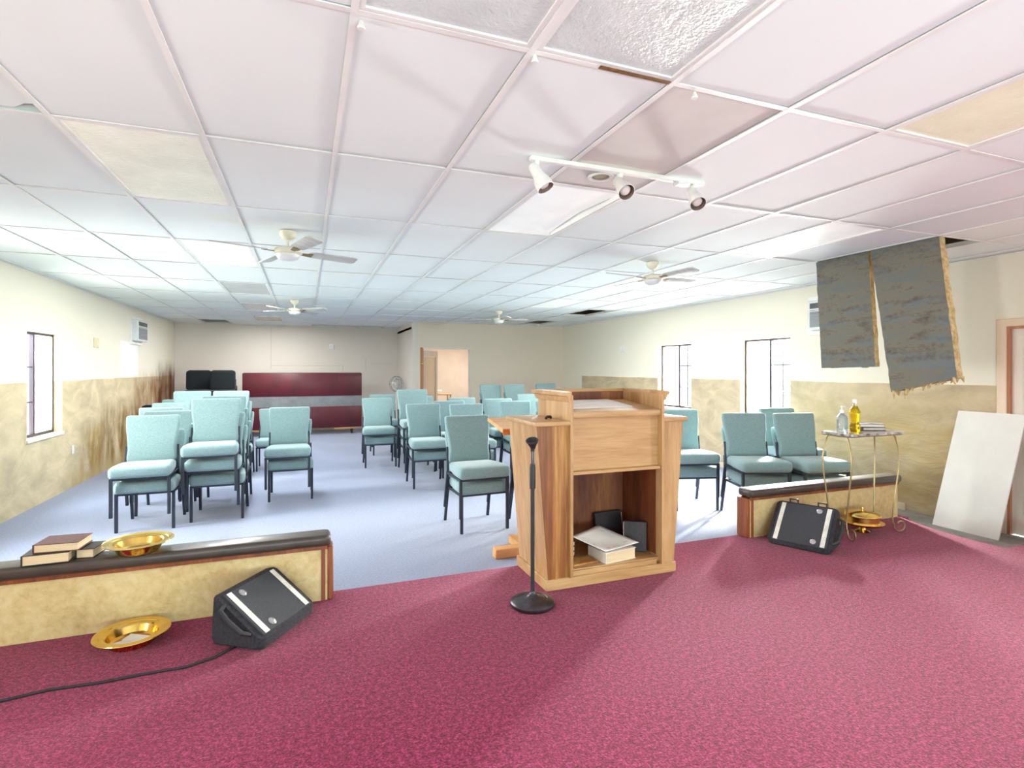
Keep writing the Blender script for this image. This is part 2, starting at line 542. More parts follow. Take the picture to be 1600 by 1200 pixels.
# floor
mb = MB().box(XL - WT, XR + WT, 3.4, 17.3, -.1, 0)
struct(mb.obj('floor', M['carpet_blue'], smooth=False))
mb = MB().prism([(5.12, 2.5), (XR, 2.5), (XR, 4.18), (6.1, 4.28), (5.7, 4.2), (5.12, 4.15)], -.02, .004)
struct(mb.obj('floor_concrete', M['concrete'], smooth=False))
# raised stage with the notch for the side door
mb = MB().prism([(XL, YF), (XR, YF), (XR, 2.63), (5.2, 2.62), (5.19, 2.9), (5.22, 3.15), (5.30, 3.4), (5.38, 3.645), (XL, 3.645)], -.05, .2)
struct(mb.obj('stage_floor', M['carpet_red'], smooth=False))
mb = MB()
random.seed(3)
pts = []
for k in range(18):
    a = 2 * PI * k / 18
    rr = random.uniform(.75, 1.1)
    pts.append((5.86 + .26 * rr * math.cos(a), 4.0 + .13 * rr * math.sin(a)))
mb.prism(pts, .004, .02)
solo(mb, 'carpet_scrap', M['carpet_red'], (5.86, 4.0, .004), 'ragged crimson carpet scrap on bare concrete beside the right rail', 'carpet')
# baseboards
mb = MB().box(XL, 2.42, YB1 - .015, YB1, 0, .09)
struct(mb.obj('baseboard_back', M['casing'], smooth=False))
mb = MB().box(XR - .012, XR, 4.2, YB2, 0, .08)
struct(mb.obj('baseboard_right', M['casing'], smooth=False))

# ceiling grid
GX, GY, TU, TV = -1.074, 1.782, .61, 1.22
LIGHTS = {(0, 1): 'd_cream', (0, 3): 'd_white', (0, 5): 'd_grey', (0, 7): 'd_grey', (0, 9): 'd_brown', (4, 1): 'd_white', (8, 1): 'd_white',
          (8, 3): 'd_white', (8, 5): 'd_white', (2, -1): 'd_pris', (3, -1): 'd_pris', (6, -1): 'd_yellow'}
HOLES = {(10, 1), (-2, 10), (10, 8), (10, 6), (6, 9)}
tiles, grey, rough_ = MB(), MB(), 0
random.seed(11)
for u in range(-4, 13):
    for v in range(-4, 12):
        x0, x1 = max(GX + u * TU, XL), min(GX + (u + 1) * TU, XR)
        y0, y1 = GY + v * TV, min(GY + (v + 1) * TV, YB1)
        if x1 - x0 < .02 or y1 - y0 < .02 or y0 < YF - .3:
            continue
        if (u, v) in LIGHTS or (u, v) in HOLES:
            continue
        if y0 > YB2 and x0 > 2.4:
            continue
        g = .010
        dz = [random.uniform(0, .006) for _ in range(4)]
        t = grey if (u, v) == (4, 0) else tiles
        if (u, v) in ((2, 10), (4, 10), (3, 10)):
            y1 = y0 + .72
        if (u, v) == (9, 1):
            y1 -= .05
            x1 -= .02
        cs = [(x0 + g, y0 + g), (x1 - g, y0 + g), (x1 - g, y1 - g), (x0 + g, y1 - g)]
        if (u, v) == (-1, 0):            # a broken-off corner
            t.prism([cs[0], cs[1], (x1 - g, y1 - .10), (x1 - .05, y1 - .09), (x1 - .11, y1 - .03), (x1 - .30, y1 - .018), cs[3]], ZC + .004, ZC + .022)
            continue
        t.box8([(c[0], c[1], ZC + .004 + d) for c, d in zip(cs, dz)] + [(c[0], c[1], ZC + .022 + d) for c, d in zip(cs, dz)])
struct(tiles.obj('ceiling', M['tile'], smooth=False))
grey_o = grey
solo(grey_o, 'ceiling_tile', M['tile_grey'], (GX + 4.5 * TU, GY + .5 * TV, ZC), 'single greyish ceiling tile directly above the white track light', 'ceiling tile', smooth=False)
mb = MB()
for u in range(-3, 13):
    x = GX + u * TU
    if XL < x < XR:
        mb.box(x - .012, x + .012, YF, YB1 if x < 2.4 else YB2, ZC - .002, ZC + .003)
        mb.box(x - .0015, x + .0015, YF, YB1 if x < 2.4 else YB2, ZC + .003, ZC + .04)
for v in range(-3, 12):
    y = GY + v * TV
    w = .012 if v <= 1 else .007
    xe = XR if y < YB2 else 2.42
    mb.box(XL, xe, y - w, y + w, ZC - .001, ZC + .003)
    mb.box(XL, xe, y - .0015, y + .0015, ZC + .003, ZC + .04)
for (x0, x1, y0, y1) in ((XL, XL + .02, YF, YB1), (XR - .02, XR, YF, YB2)):
    mb.box(x0, x1, y0, y1, ZC - .003, ZC + .003)
mb.box(XL, 2.42, YB1 - .02, YB1, ZC - .003, ZC + .003)
struct(mb.obj('trim_2', M['tbar'], smooth=False))
# roof deck over the tiles and its timbers
mb = MB().box(XL - WT, XR + WT, YF, 17.3, ZR, ZR + .1)
struct(mb.obj('roof', M['plenum'], smooth=False))
mb = MB()
for k in range(13):
    y = .4 + k * 1.22
    mb.box(XL, XR if y < YB2 else 2.4, y, y + .05, 3.05, 3.24)
struct(mb.obj('trim_3', M['rafter'], smooth=False))
# rust-brown gap beside the prismatic panel
mb = MB().box(GX + 3.45 * TU, GX + 3.97 * TU, GY - .014, GY + .006, ZC - .004, ZC - .001)
struct(mb.obj('trim_4', mat('rust_brown_edge', (136, 92, 30), .8, c2=(90, 56, 14), scale=(40, 40, 40)), smooth=False))

LL = {(0, 1): 'cream textured ceiling light panel, nearest of the left row', (0, 3): 'white ceiling light panel just left of the near left fan',
      (0, 5): 'grey ceiling light panel between the two left fans', (0, 7): 'grey ceiling light panel beside the far left fan',
      (0, 9): 'brownish ceiling light panel close to the back wall', (4, 1): 'bright ceiling light panel below the track light with a lifted corner',
      (8, 1): 'bright white ceiling light panel left of the hanging insulation', (8, 3): 'white ceiling light panel behind the right near fan',
      (8, 5): 'small far ceiling light panel near the far right fan', (2, -1): 'prismatic ceiling light panel at the top middle edge',
      (3, -1): 'sparkling prismatic ceiling light panel beside the rust-brown gap', (6, -1): 'yellowed ceiling light panel at the top right'}
for (u, v), dm in LIGHTS.items():
    x0, x1, y0, y1 = GX + u * TU + .013, GX + (u + 1) * TU - .013, GY + v * TV + .013, GY + (v + 1) * TV - .013
    cx, cy = (x0 + x1) / 2, (y0 + y1) / 2
    t = thing('ceiling_light', LL[(u, v)], 'ceiling light', (cx, cy, ZC), 0, 'fluorescent ceiling light panels')
    f = MB()
    fw = .018
    for (a, b, c_, d) in ((x0, x1, y0, y0 + fw), (x0, x1, y1 - fw, y1), (x0, x0 + fw, y0 + fw, y1 - fw), (x1 - fw, x1, y0 + fw, y1 - fw)):
        f.box(a, b, c_, d, ZC + .0005, ZC + .03)
    f.box(x0, x1, y0, y1, ZC + .11, ZC + .115)
    for (a, b, c_, d) in ((x0, x1, y0, y0 + .003), (x0, x1, y1 - .003, y1), (x0, x0 + .003, y0, y1), (x1 - .003, x1, y0, y1)):
        f.box(a, b, c_, d, ZC + .03, ZC + .11)
    f.obj('frame', M['tbar'], t, smooth=False, off=(cx, cy, ZC))
    d = MB()
    n = 8
    rings = []
    for j in range(n + 1):
        yy = y0 + fw + (y1 - y0 - 2 * fw) * j / n
        ring = []
        for i in range(n + 1):
            xx = x0 + fw + (x1 - x0 - 2 * fw) * i / n
            zz = ZC + .008
            if (u, v) == (4, 1):
                zz += .05 * max(0, i / n - .6) * max(0, .75 - abs(j / n - .55)) / .3
            ring.append((xx, yy, zz))
        rings.append(ring)
    d.loft(rings, cap=False, closed=False)
    d.obj('diffuser', M[dm], t, off=(cx, cy, ZC))

# ------------------------------------------------------------------ windows
def window_x(n, side, y0, y1, z0, z1, mull, screen_first=True):
    """a bronze slider set at the outer face of a side wall"""
    s = -1 if side == 'left' else 1
    xi = XL if side == 'left' else XR
    xo = xi + s * WT
    cx, cy = xi + s * .1, (y0 + y1) / 2
    w = bpy.data.objects.new('window_%d' % n, None)
    COL.objects.link(w)
    w.location = (cx, cy, z0)
    w['kind'] = 'structure'
    off = (cx, cy, z0)
    f = MB()
    a, b = sorted((xo - s * .01, xo - s * .05))
    fw = .03
    f.box(a, b, y0, y0 + fw, z0, z1).box(a, b, y1 - fw, y1, z0, z1).box(a, b, y0 + fw, y1 - fw, z0, z0 + fw + .01).box(a, b, y0 + fw, y1 - fw, z1 - fw, z1)
    f.box(a, b, mull - .02, mull + .02, z0 + fw, z1 - fw)
    f.obj('window_frame', M['bronze'], w, smooth=False, off=off)
    mu = MB()
    la, lb = (y0 + fw, mull - .02)
    xm = (a + b) / 2
    for k in (1, 2):
        zz = z0 + (z1 - z0) * k / 3
        mu.box(xm - .006, xm + .006, la, lb, zz - .006, zz + .006)
    mu.box(xm - .006, xm + .006, (la + lb) / 2 - .005, (la + lb) / 2 + .005, z0 + fw, z1 - fw) if side == 'right' else None
    mu.obj('muntin', M['bronze'], w, smooth=False, off=off)
    g = MB().box(xm - .012, xm - .008, y0 + fw, y1 - fw, z0 + fw, z1 - fw)
    g.obj('pane', M['glass'], w, smooth=False, off=off)
    p = MB().box(xm + .008, xm + .012, mull + .02, y1 - fw, z0 + fw, z1 - fw)
    p.obj('sash_panel', M['screen'], w, smooth=False, off=off)
    sl = MB()
    a, b = sorted((xi - s * .02, xo - s * .05))
    sl.box(a, b, y0 - .02, y1 + .02, z0 - .035, z0 + .004, .006, 1)
    sl.obj('sill', M['sill'], w, off=off)
window_x(1, 'left', *LW[0], 8.2)
window_x(2, 'left', *LW[1], 5.95)
window_x(3, 'left', *LW[2], 1.65)  # unseen window, added to let in more light
window_x(4, 'right', *RW[0], 6.22)
window_x(5, 'right', *RW[1], 8.35)
window_x(6, 'right', *RW[2], -.5)

# side door on the right wall
d = bpy.data.objects.new('door_1', None)
COL.objects.link(d)
d.location = (XR, 2.8, 0)
d['kind'] = 'structure'
off = (XR, 2.8, 0)
y0, y1, _, zt = DOOR_R
mb = MB().box(XR - .02, XR + .0, y1 - .005, y1 + .075, 0, zt + .07, .004, 1).box(XR - .02, XR, y0 - .075, y0 + .005, 0, zt + .07, .004, 1).box(XR - .02, XR, y0, y1, zt - .005, zt + .07, .004, 1)
mb.obj('casing', M['casing'], d, off=off)
mb = MB().box(XR - .006, XR + WT, y1 - .03, y1 - .004, 0, zt).box(XR - .006, XR + WT, y0 + .004, y0 + .03, 0, zt).box(XR - .006, XR + WT, y0 + .03, y1 - .03, zt - .03, zt)
mb.obj('jamb', M['door_red'], d, off=off, smooth=False)
mb = MB().box(XR + .03, XR + .07, y0 + .03, y1 - .03, .01, zt - .03)
for (a, b, lo, hi) in ((y0 + .12, 2.76, .2, .9), (2.84, y1 - .12, .2, .9), (y0 + .12, 2.76, 1.05, 1.85), (2.84, y1 - .12, 1.05, 1.85)):
    mb.box(XR + .018, XR + .032, a, b, lo, hi, .01, 1)
mb.obj('door_leaf', M['door_white'], d, off=off)
# doorway at the back with an open leaf
d = bpy.data.objects.new('door_2', None)
COL.objects.link(d)
d.location = (3.26, YB2, 0)
d['kind'] = 'structure'
off = (3.26, YB2, 0)
mb = MB().box(DX0 - .055, DX0 + .0, YB2 - .018, YB2 + .0, 0, DZ + .02).box(DX0 - .001, DX0 + .02, YB2 - .018, YB2 + .13, 0, DZ)
mb.obj('casing', M['door_red'], d, off=off, smooth=False)
mb = MB().box(DX1 - .012, DX1, YB2 - .01, YB2 + .13, 0, DZ).box(DX0 + .02, DX1, YB2 - .01, YB2 + .13, DZ - .012, DZ + .012)
mb.obj('jamb', M['trim_white'], d, off=off, smooth=False)
rot = Matrix.Translation((DX0 + .03, YB2 + .1, 0)) @ Matrix.Rotation(R(50), 4, 'Z')
mb = MB()
for (a, b, lo, hi) in ((0, .09, 0, 2.08), (.69, .78, 0, 2.08), (.09, .69, 0, .22), (.09, .69, 1.93, 2.08)):
    mb.box(a, b, 0, .04, lo + .01, hi, mtx=rot)
mb.obj('door_leaf', M['door_white'], d, off=off, smooth=False)
mb = MB().box(.09, .69, .015, .025, .22, 1.93, mtx=rot)
mb.obj('door_glass', M['screen'], d, off=off, smooth=False)
mb = MB().lathe([(0, 0), (.03, .005), (.03, .03), (0, .04)], 12, mtx=Matrix.Translation((DX0 - .02, YB2 - .02, 1.75)) @ Matrix.Rotation(R(90), 4, 'X'))
mb.obj('door_closer', M['brass'], d, off=off)

# ------------------------------------------------------------------ stacking chairs
def make_chair(fm, name, label, cat, group):
    t = thing(name, label, cat, (0, 0, 0), 0, group)
    # seat, lofted front to back, waterfall front
    rings = []
    for (y, w, z0, z1, r) in ((-.305, .46, .415, .465, .02), (-.30, .50, .395, .485, .03), (-.285, .525, .385, .495, .035), (-.2, .53, .382, .502, .04),
                              (-.05, .51, .38, .50, .04), (.1, .47, .38, .495, .04), (.185, .45, .382, .485, .035), (.20, .42, .40, .465, .02)):
        rings.append([(p[0], y, (z0 + z1) / 2 + p[1]) for p in rrect(w, z1 - z0, r)])
    MB().loft(rings).obj('seat', fm, t, angle=60)
    rings = []
    for (z, w, th, r) in ((.462, .38, .03, .012), (.468, .43, .05, .02), (.49, .465, .064, .028), (.54, .462, .068, .03), (.60, .444, .068, .03), (.66, .45, .068, .03),
                          (.74, .468, .066, .03), (.82, .492, .062, .028), (.90, .50, .056, .025), (.94, .498, .05, .022), (.952, .485, .04, .018), (.958, .45, .022, .01)):
        yc = .215 + .125 * (z - .47) - .02 * math.sin(PI * min(1, max(0, (z - .47) / .4)))
        rings.append([(p[0], yc + p[1], z) for p in rrect(w, th, r)])
    MB().loft(rings).obj('backrest', fm, t, angle=60)
    for s in (-1, 1):
        MB().beam((s * .245, -.262, 0), (s * .245, -.262, .385), .028, bev=.003).obj('leg', M['chair_metal'], t, angle=30)
        mb = MB()
        pa, pb, pc = Vector((s * .245, .285, 0)), Vector((s * .24, .19, .39)), Vector((s * .236, .225, .64))
        mb.beam(pa, pb, .027, bev=.003).beam(pb - Vector((0, 0, .005)), pc, .02, bev=.003)
        mb.obj('leg', M['chair_metal'], t, angle=30)
    mb = MB().beam((-.235, -.262, .374), (.235, -.262, .374), .022).beam((-.235, .19, .374), (.235, .19, .374), .022)
    mb.beam((-.245, -.255, .374), (-.24, .19, .374), .02).beam((.245, -.255, .374), (.24, .19, .374), .02)
    mb.obj('seat_frame', M['chair_metal'], t, smooth=False)
    return t
G1 = 'teal stacking chairs across the hall'
proto = make_chair(M['fabric'], 'stacking_chair', '', 'chair', G1)
used = [False]
def rz(a, v):
    return (v[0] * math.cos(a) - v[1] * math.sin(a), v[0] * math.sin(a) + v[1] * math.cos(a))
LEV = {1: [''], 2: ['lower', 'upper'], 3: ['bottom', 'middle', 'topmost'], 4: ['bottom', 'second', 'third', 'topmost'], 5: ['bottom', 'second', 'third', 'fourth', 'topmost']}
def stack(x, y, yaw, n, where, src=None, group=G1, kind='teal chair', jig=.028):
    a = R(yaw)
    for k in range(n):
        dx, dy = rz(a, (-jig * k, -.07 * k))
        jit = R(random.uniform(-1.5, 1.5)) * (k > 0)
        lv = LEV[n][k]
        lab = ('%s %s %s' % (lv, kind, where if n == 1 else 'of ' + where)).strip()
        root = src or proto
        key = root.name
        loc = (x + dx, y + dy, .165 * k)
        if key not in done:
            done.add(key)
            root.location = loc
            root.rotation_euler = (0, 0, a + jit)
            root['label'] = lab
        else:
            dup(root, loc, a + jit, lab, group)
done = set()
random.seed(21)
stack(-1.50, 6.66, 0, 2, 'the front stack nearest the left wall and plate')
stack(-1.50, 7.32, 1, 2, 'the second stack in the left wall column')
stack(-1.71, 8.02, 1, 2, 'the third stack in the left wall column')
stack(-1.82, 9.1, 0, 2, 'the fourth stack in the left wall column')
stack(-1.90, 10.1, 2, 2, 'the fifth stack in the left wall column')
stack(-1.92, 11.2, 0, 2, 'the sixth stack in the left wall column')
stack(-.88, 6.82, 0, 3, 'the tall stack right of the front left stack')
stack(-.90, 7.50, 0, 3, 'the tall stack right behind the tall front one')
stack(-1.53, 9.25, 0, 3, 'the tall rear stack before the black chairs')
stack(-1.00, 9.15, 0, 3, 'the tall rear stack before the panel\'s left end')
stack(-.165, 7.49, 0, 2, 'the stack alone before the burgundy panel')
stack(-.47, 9.7, 0, 1, 'standing single behind the stack before the burgundy panel')
stack(1.18, 9.40, -2, 2, 'the stack beside the burgundy panel\'s right end')
stack(1.45, 10.7, 0, 2, 'the stack one row behind the panel-end stack')
stack(1.62, 7.57, 0, 2, 'the stack in front of the pedestal fan')
stack(1.70, 8.75, 2, 3, 'the tall stack between panel and doorway')
stack(2.03, 9.9, 0, 2, 'the stack directly in front of the doorway')
stack(1.665, 5.42, 3.3, 2, 'the nearest stack, left of the wooden lectern')
stack(2.32, 5.22, 2, 2, 'the stack hidden behind the wooden lectern')
stack(2.20, 7.32, 0, 2, 'the stack right behind the nearest middle stack')
stack(2.16, 8.15, 0, 2, 'the stack under the doorway\'s left side')
stack(2.60, 9.0, 0, 2, 'the stack under the doorway\'s right jamb')
stack(3.85, 11.1, 5, 3, 'the dark stack by the back wall')
stack(4.37, 11.0, 5, 3, 'the pale stack by the back wall')
stack(3.08, 8.45, 0, 2, 'the stack in front of the back wall pair')
stack(3.10, 7.72, -2, 2, 'the stack left of the pulpit\'s top moulding')
stack(3.66, 7.60, -2, 2, 'the stack half hidden by the pulpit\'s upper side')
stack(4.24, 9.9, 0, 2, 'the stack rising just left of the pulpit top')
stack(5.30, 11.4, 0, 3, 'the far stack peeking over the pulpit top')
stack(4.27, 5.30, -15, 2, 'the stack right beside the pulpit\'s right wing')
stack(4.62, 4.62, -19, 2, 'the left one of the two window stacks')
stack(5.16, 4.40, -13, 2, 'the right one of the two window stacks')
stack(5.66, 5.10, -10, 2, 'the stack behind the two window stacks')
# black padded chairs in the far corner
def make_black():
    t = thing('padded_chair', '', 'chair', (0, 0, 0), 0, 'black padded chairs')
    rings = []
    for (y, w, z0, z1, r) in ((-.29, .46, .41, .47, .02), (-.27, .53, .385, .49, .035), (.0, .53, .38, .5, .04), (.19, .5, .385, .485, .03)):
        rings.append([(p[0], y, (z0 + z1) / 2 + p[1]) for p in rrect(w, z1 - z0, r)])
    MB().loft(rings).obj('seat', M['black_fabric'], t, angle=60)
    rings = []
    for k in range(25):
        f = k / 24
        z = .47 + .47 * f
        e = min(f, 1 - f)
        q = min(1, e / .16)
        w = .52 - .14 * (1 - math.sqrt(max(0, 1 - (1 - q) ** 2)))
        th = .03 + .05 * math.sqrt(max(0, 1 - (1 - q) ** 2))
        yc = .215 + .12 * (z - .47)
        rings.append([(p[0], yc + p[1], z) for p in rrect(w, th, th * .45)])
    MB().loft(rings).obj('backrest', M['black_fabric'], t, angle=60)
    for s in (-1, 1):
        MB().beam((s * .245, -.262, 0), (s * .245, -.262, .385), .024).obj('leg', M['black_plastic'], t, smooth=False)
        MB().beam((s * .245, .285, 0), (s * .24, .19, .39), .024).obj('leg', M['black_plastic'], t, smooth=False)
    return t
bproto = make_black()
stack(-2.24, 14.25, 4, 5, 'the left corner stack by the back wall', bproto, 'black padded chairs', 'black padded chair', .01)
stack(-1.72, 14.02, 4, 5, 'the corner stack beside the burgundy panel', bproto, 'black padded chairs', 'black padded chair', .01)
stack(-2.66, 11.9, 0, 1, 'alone against the stained left wall', bproto, 'black padded chairs', 'black padded chair')

# ------------------------------------------------------------------ burgundy panel on casters
t = thing('rolling_panel', 'long burgundy panel with a grey middle band standing on casters', 'panel', (0, 14.3, 0))
off = (0, 14.3, 0)
PX0, PX1, PY0, PY1 = -1.385, 1.345, 14.2, 14.42
MB().box(PX0, PX1, PY0, PY1, .955, 1.525, .012, 2).obj('upper_panel', M['burgundy'], t, off=off)
MB().box(PX0, PX1, PY0, PY1, .17, .70, .012, 2).obj('lower_panel', M['burgundy'], t, off=off)
MB().box(PX0 + .004, PX1 - .004, PY0 + .006, PY1 - .006, .698, .957).obj('grey_band', M['grey_band'], t, off=off, smooth=False)
MB().box(PX0 + .02, PX1 - .55, PY0 + .02, PY1 - .02, 1.524, 1.535, .004, 1).obj('top_strip', M['black_plastic'], t, off=off)
MB().box(PX1 - .58, PX1 - .02, PY0 + .02, PY1 - .02, 1.524, 1.54, .004, 1).obj('top_strip', M['grey_band'], t, off=off)
for x in (PX0 + .3, PX1 - .42):
    MB().box(x - .25, x + .25, PY0 + .03, PY1 - .03, .12, .172, .008, 1).obj('foot_block', M['pine'], t, off=off)
for x in (PX0 + .1, PX1 - .24):
    for y in (PY0 + .05, PY1 - .05):
        w = MB().lathe([(0, -.018), (.045, -.018), (.055, -.01), (.055, .01), (.045, .018), (0, .018)], 16,
                       mtx=Matrix.Translation((x, y, .056)) @ Matrix.Rotation(R(90), 4, 'Y'))
        o = w.obj('caster', M['black_plastic'], t, off=off)
        MB().box(x - .026, x - .02, y - .02, y + .02, .05, .125).box(x + .02, x + .026, y - .02, y + .02, .05, .125).box(x - .026, x + .026, y - .02, y + .02, .108, .122).obj('caster_fork', M['bronze'], o, off=off, smooth=False)

# pedestal fan near the return wall
t = thing('pedestal_fan', 'white pedestal fan with a round wire cage by the far doorway', 'fan', (2.17, 13.95, 0))
off = (2.17, 13.95, 0)
rotf = Matrix.Translation((2.17, 13.95, 1.25)) @ Matrix.Rotation(R(25), 4, 'Z') @ Matrix.Rotation(R(90), 4, 'X')
mb = MB()
for z, r in ((-.05, .13), (-.02, .19), (.04, .19), (.07, .12)):
    mb.tube([rotf @ Vector((r * math.cos(2 * PI * k / 24), r * math.sin(2 * PI * k / 24), z)) for k in range(25)], .006, 6)
for k in range(10):
    a = 2 * PI * k / 10
    mb.tube([rotf @ Vector((r * math.cos(a), r * math.sin(a), z)) for z, r in ((.075, .03), (.07, .12), (.04, .19), (-.02, .19), (-.05, .13))], .0025, 5)
mb.obj('cage', M['ac_grey'], t, off=off)
for k in range(3):
    a = 2 * PI * k / 3
    mb = MB()
    mb.loft([[rotf @ Vector((q * math.cos(a + s), q * math.sin(a + s), z + w * s * .1)) for (s, z) in ((-w, -.004), (w, -.004), (w, .004), (-w, .004))] for (q, w) in ((.03, .3), (.1, .45), (.16, .4))])
    mb.obj('blade', M['ac_white'], t, off=off)
MB().lathe([(0, -.14), (.05, -.13), (.06, -.05), (.03, .02), (0, .03)], 16, mtx=rotf).obj('motor', M['white_paint'], t, off=off)
MB().tube([(2.17, 13.95, .02), (2.17, 13.95, 1.18)], .012, 10).obj('pole', M['white_paint'], t, off=off)
MB().lathe([(0, 0), (.2, 0), (.2, .015), (.06, .04), (.02, .06), (0, .06)], 24, c=(2.17, 13.95, 0)).obj('base', M['white_paint'], t, off=off)

# small shelf with a white box in the annex
t = thing('side_table', 'small wooden side table inside the bright back room', 'table', (3.6, 15.6, 0))
off = (3.6, 15.6, 0)
MB().box(3.25, 4.0, 15.4, 15.8, .87, .90, .004, 1).obj('tabletop', M['pine'], t, off=off)
for x in (3.28, 3.97):
    for y in (15.43, 15.77):
        MB().beam((x, y, 0), (x, y, .875), .035).obj('leg', M['pine'], t, off=off, smooth=False)
solo(MB().box(3.54, 3.74, 15.52, 15.66, .902, 1.02, .01, 2), 'box', M['white_paint'], (3.64, 15.6, .9), 'small white box on the side table in the back room', 'box')

# ------------------------------------------------------------------ stage rails
def rail(name, label, x0, x1, post_x, yf):
    t = thing(name, label, 'rail', ((x0 + x1) / 2, yf + .05, .2), 0, 'low rails along the stage edge')
    off = ((x0 + x1) / 2, yf + .05, .2)
    MB().box(x0, x1, yf, yf + .085, .2, .525).obj('panel', M['rail_panel'], t, smooth=False, off=off)
    MB().box(x0, x1, yf - .012, yf, .515, .54).box(x0, x1, yf + .085, yf + .097, .515, .54).obj('trim_strip', M['red_wood'], t, smooth=False, off=off)
    rings = []
    for x, k in ((x0 - .02, .6), (x0 - .01, .9), (x0 + .01, 1), (x1 - .01, 1), (x1 + .01, .9), (x1 + .02, .6)):
        rings.append([(x, yf + .045 + p[0] * k, .572 + p[1] * k) for p in rrect(.165, .068, .024)])
    MB().loft(rings).obj('cap', M['cap'], t, off=off, angle=50)
    s = 1 if post_x > 0 else -1
    px = x1 if s > 0 else x0
    a, b = sorted((px, px + s * .035))
    MB().box(a, b, yf - .005, yf + .115, .2, .53, .006, 1).obj('end_post', M['red_wood'], t, off=off)
    a, b = sorted((px - s * .035, px - s * .012))
    MB().box(a, b, yf - .006, yf + .0, .2, .53).obj('edge_strip', M['red_wood'], t, smooth=False, off=off)
    return t
rail('stage_rail', 'left low rail with dark padded cap holding the books and plate', XL + .03, .128, 1, 3.525)
rail('stage_rail', 'right low rail with dark padded cap behind the wire table', 3.50, 5.33, -1, 3.545)

# ------------------------------------------------------------------ pulpit
PL = (1.935, 3.39, .2)
t = thing('pulpit', 'wide oak pulpit with an open lower shelf, seen from behind', 'pulpit', PL)
def pp(mb, name, m, **k):
    return mb.obj(name, m, t, off=PL, **k)
pp(MB().box(1.435, 2.437, 3.145, 3.665, .2, .27, .004, 1), 'plinth', M['oak_h'])
for s, (bx0, bx1, tx0, tx1) in ((-1, (1.452, 1.601, 1.372, 1.601)), (1, (2.329, 2.425, 2.329, 2.505))):
    mb = MB().box8([(bx0, 3.155, .27), (bx1, 3.155, .27), (bx1, 3.65, .27), (bx0, 3.65, .27), (tx0, 3.155, 1.255), (tx1, 3.155, 1.255), (tx1, 3.65, 1.255), (tx0, 3.65, 1.255)])
    mb.bm.normal_update()
    for f in mb.bm.faces:
        f.material_index = 1 if abs(f.normal.x) > .7 else 0
    pp(mb, 'wing', None, smooth=False, ms=[M['oak_streak'] if s < 0 else M['oak'], M['oak']])
    o = (.022, .0) if s < 0 else (0, .022)
    pp(MB().box(tx0 - o[0], tx1 + o[1], 3.13, 3.672, 1.255, 1.285, .007, 2), 'wing_top', M['oak_h'])
for x in (1.601, 2.308):
    pp(MB().box(x, x + .021, 3.132, 3.65, .27, 1.45), 'side_panel', M['oak'], smooth=False)
pp(MB().box(1.622, 2.308, 3.622, 3.645, .27, 1.45), 'back_panel', M['oak_shaded'], smooth=False)
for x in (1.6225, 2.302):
    pp(MB().box(x, x + .0055, 3.2, 3.62, .32, .93), 'shade_lining', M['oak_shaded'], smooth=False)  # thin dark sheets standing for shade inside the shelf space
pp(MB().box(1.622, 2.308, 3.165, 3.622, .285, .312).box(1.622, 2.28, 3.15, 3.17, .27, .305, .003, 1), 'shelf', M['oak_h'])
pp(MB().box(1.622, 2.308, 3.178, 3.195, .95, 1.30), 'front_panel', M['oak_h'], smooth=False)
pp(MB().box(1.622, 2.302, 3.138, 3.4, .93, .952, .003, 1), 'lower_rail', M['oak_h'])
pp(MB().box(1.622, 2.308, 3.14, 3.18, 1.30, 1.34, .006, 2), 'upper_rail', M['oak_h'])
pp(MB().box8([(1.622, 3.15, 1.325), (2.308, 3.15, 1.325), (2.308, 3.622, 1.37), (1.622, 3.622, 1.37), (1.622, 3.15, 1.342), (2.308, 3.15, 1.342), (2.308, 3.622, 1.387), (1.622, 3.622, 1.387)]), 'reading_board', M['oak_h'], smooth=False)
mb = MB()
prof = [(0, 1.405), (.012, 1.408), (.018, 1.425), (.022, 1.44), (.036, 1.447), (.038, 1.47), (-.008, 1.475), (-.008, 1.448), (0, 1.445)]
loop = [(1.601, 3.128, -1, -.15), (1.601, 3.65, -1, 1), (2.329, 3.65, 1, 1), (2.329, 3.128, 1, -.15)]
mb.loft([[(x + dx * o, y + dy * o, z) for (o, z) in prof] for (x, y, dx, dy) in loop])
pp(mb, 'crown_moulding', M['oak_h'], angle=30)
# things on and in the pulpit
solo(MB().box8([(1.66, 3.27, 1.338 + .015), (2.16, 3.27, 1.353), (2.16, 3.6, 1.386), (1.66, 3.6, 1.386), (1.66, 3.27, 1.36), (2.16, 3.27, 1.36), (2.16, 3.6, 1.392), (1.66, 3.6, 1.392)]), 'pale_sheet', M['paper'], (1.9, 3.42, 1.36), 'pale sheet standing in for light reflected off the pulpit reading board', 'paper')  # added sheet imitating the pale reflection on the reading board
mb = MB().tube([(1.505, 3.30, 1.292), (1.52, 3.32, 1.30), (1.55, 3.33, 1.30), (1.56, 3.345, 1.292)], .009, 8)
solo(mb, 'clip', M['black_plastic'], (1.53, 3.32, 1.285), 'small dark clip on the pulpit\'s left wing', 'clip')
solo(MB().box(2.36, 2.45, 3.3, 3.43, 1.2855, 1.303, .003, 1), 'booklet', M['paper'], (2.4, 3.36, 1.285), 'white booklet on the pulpit\'s right wing', 'book')

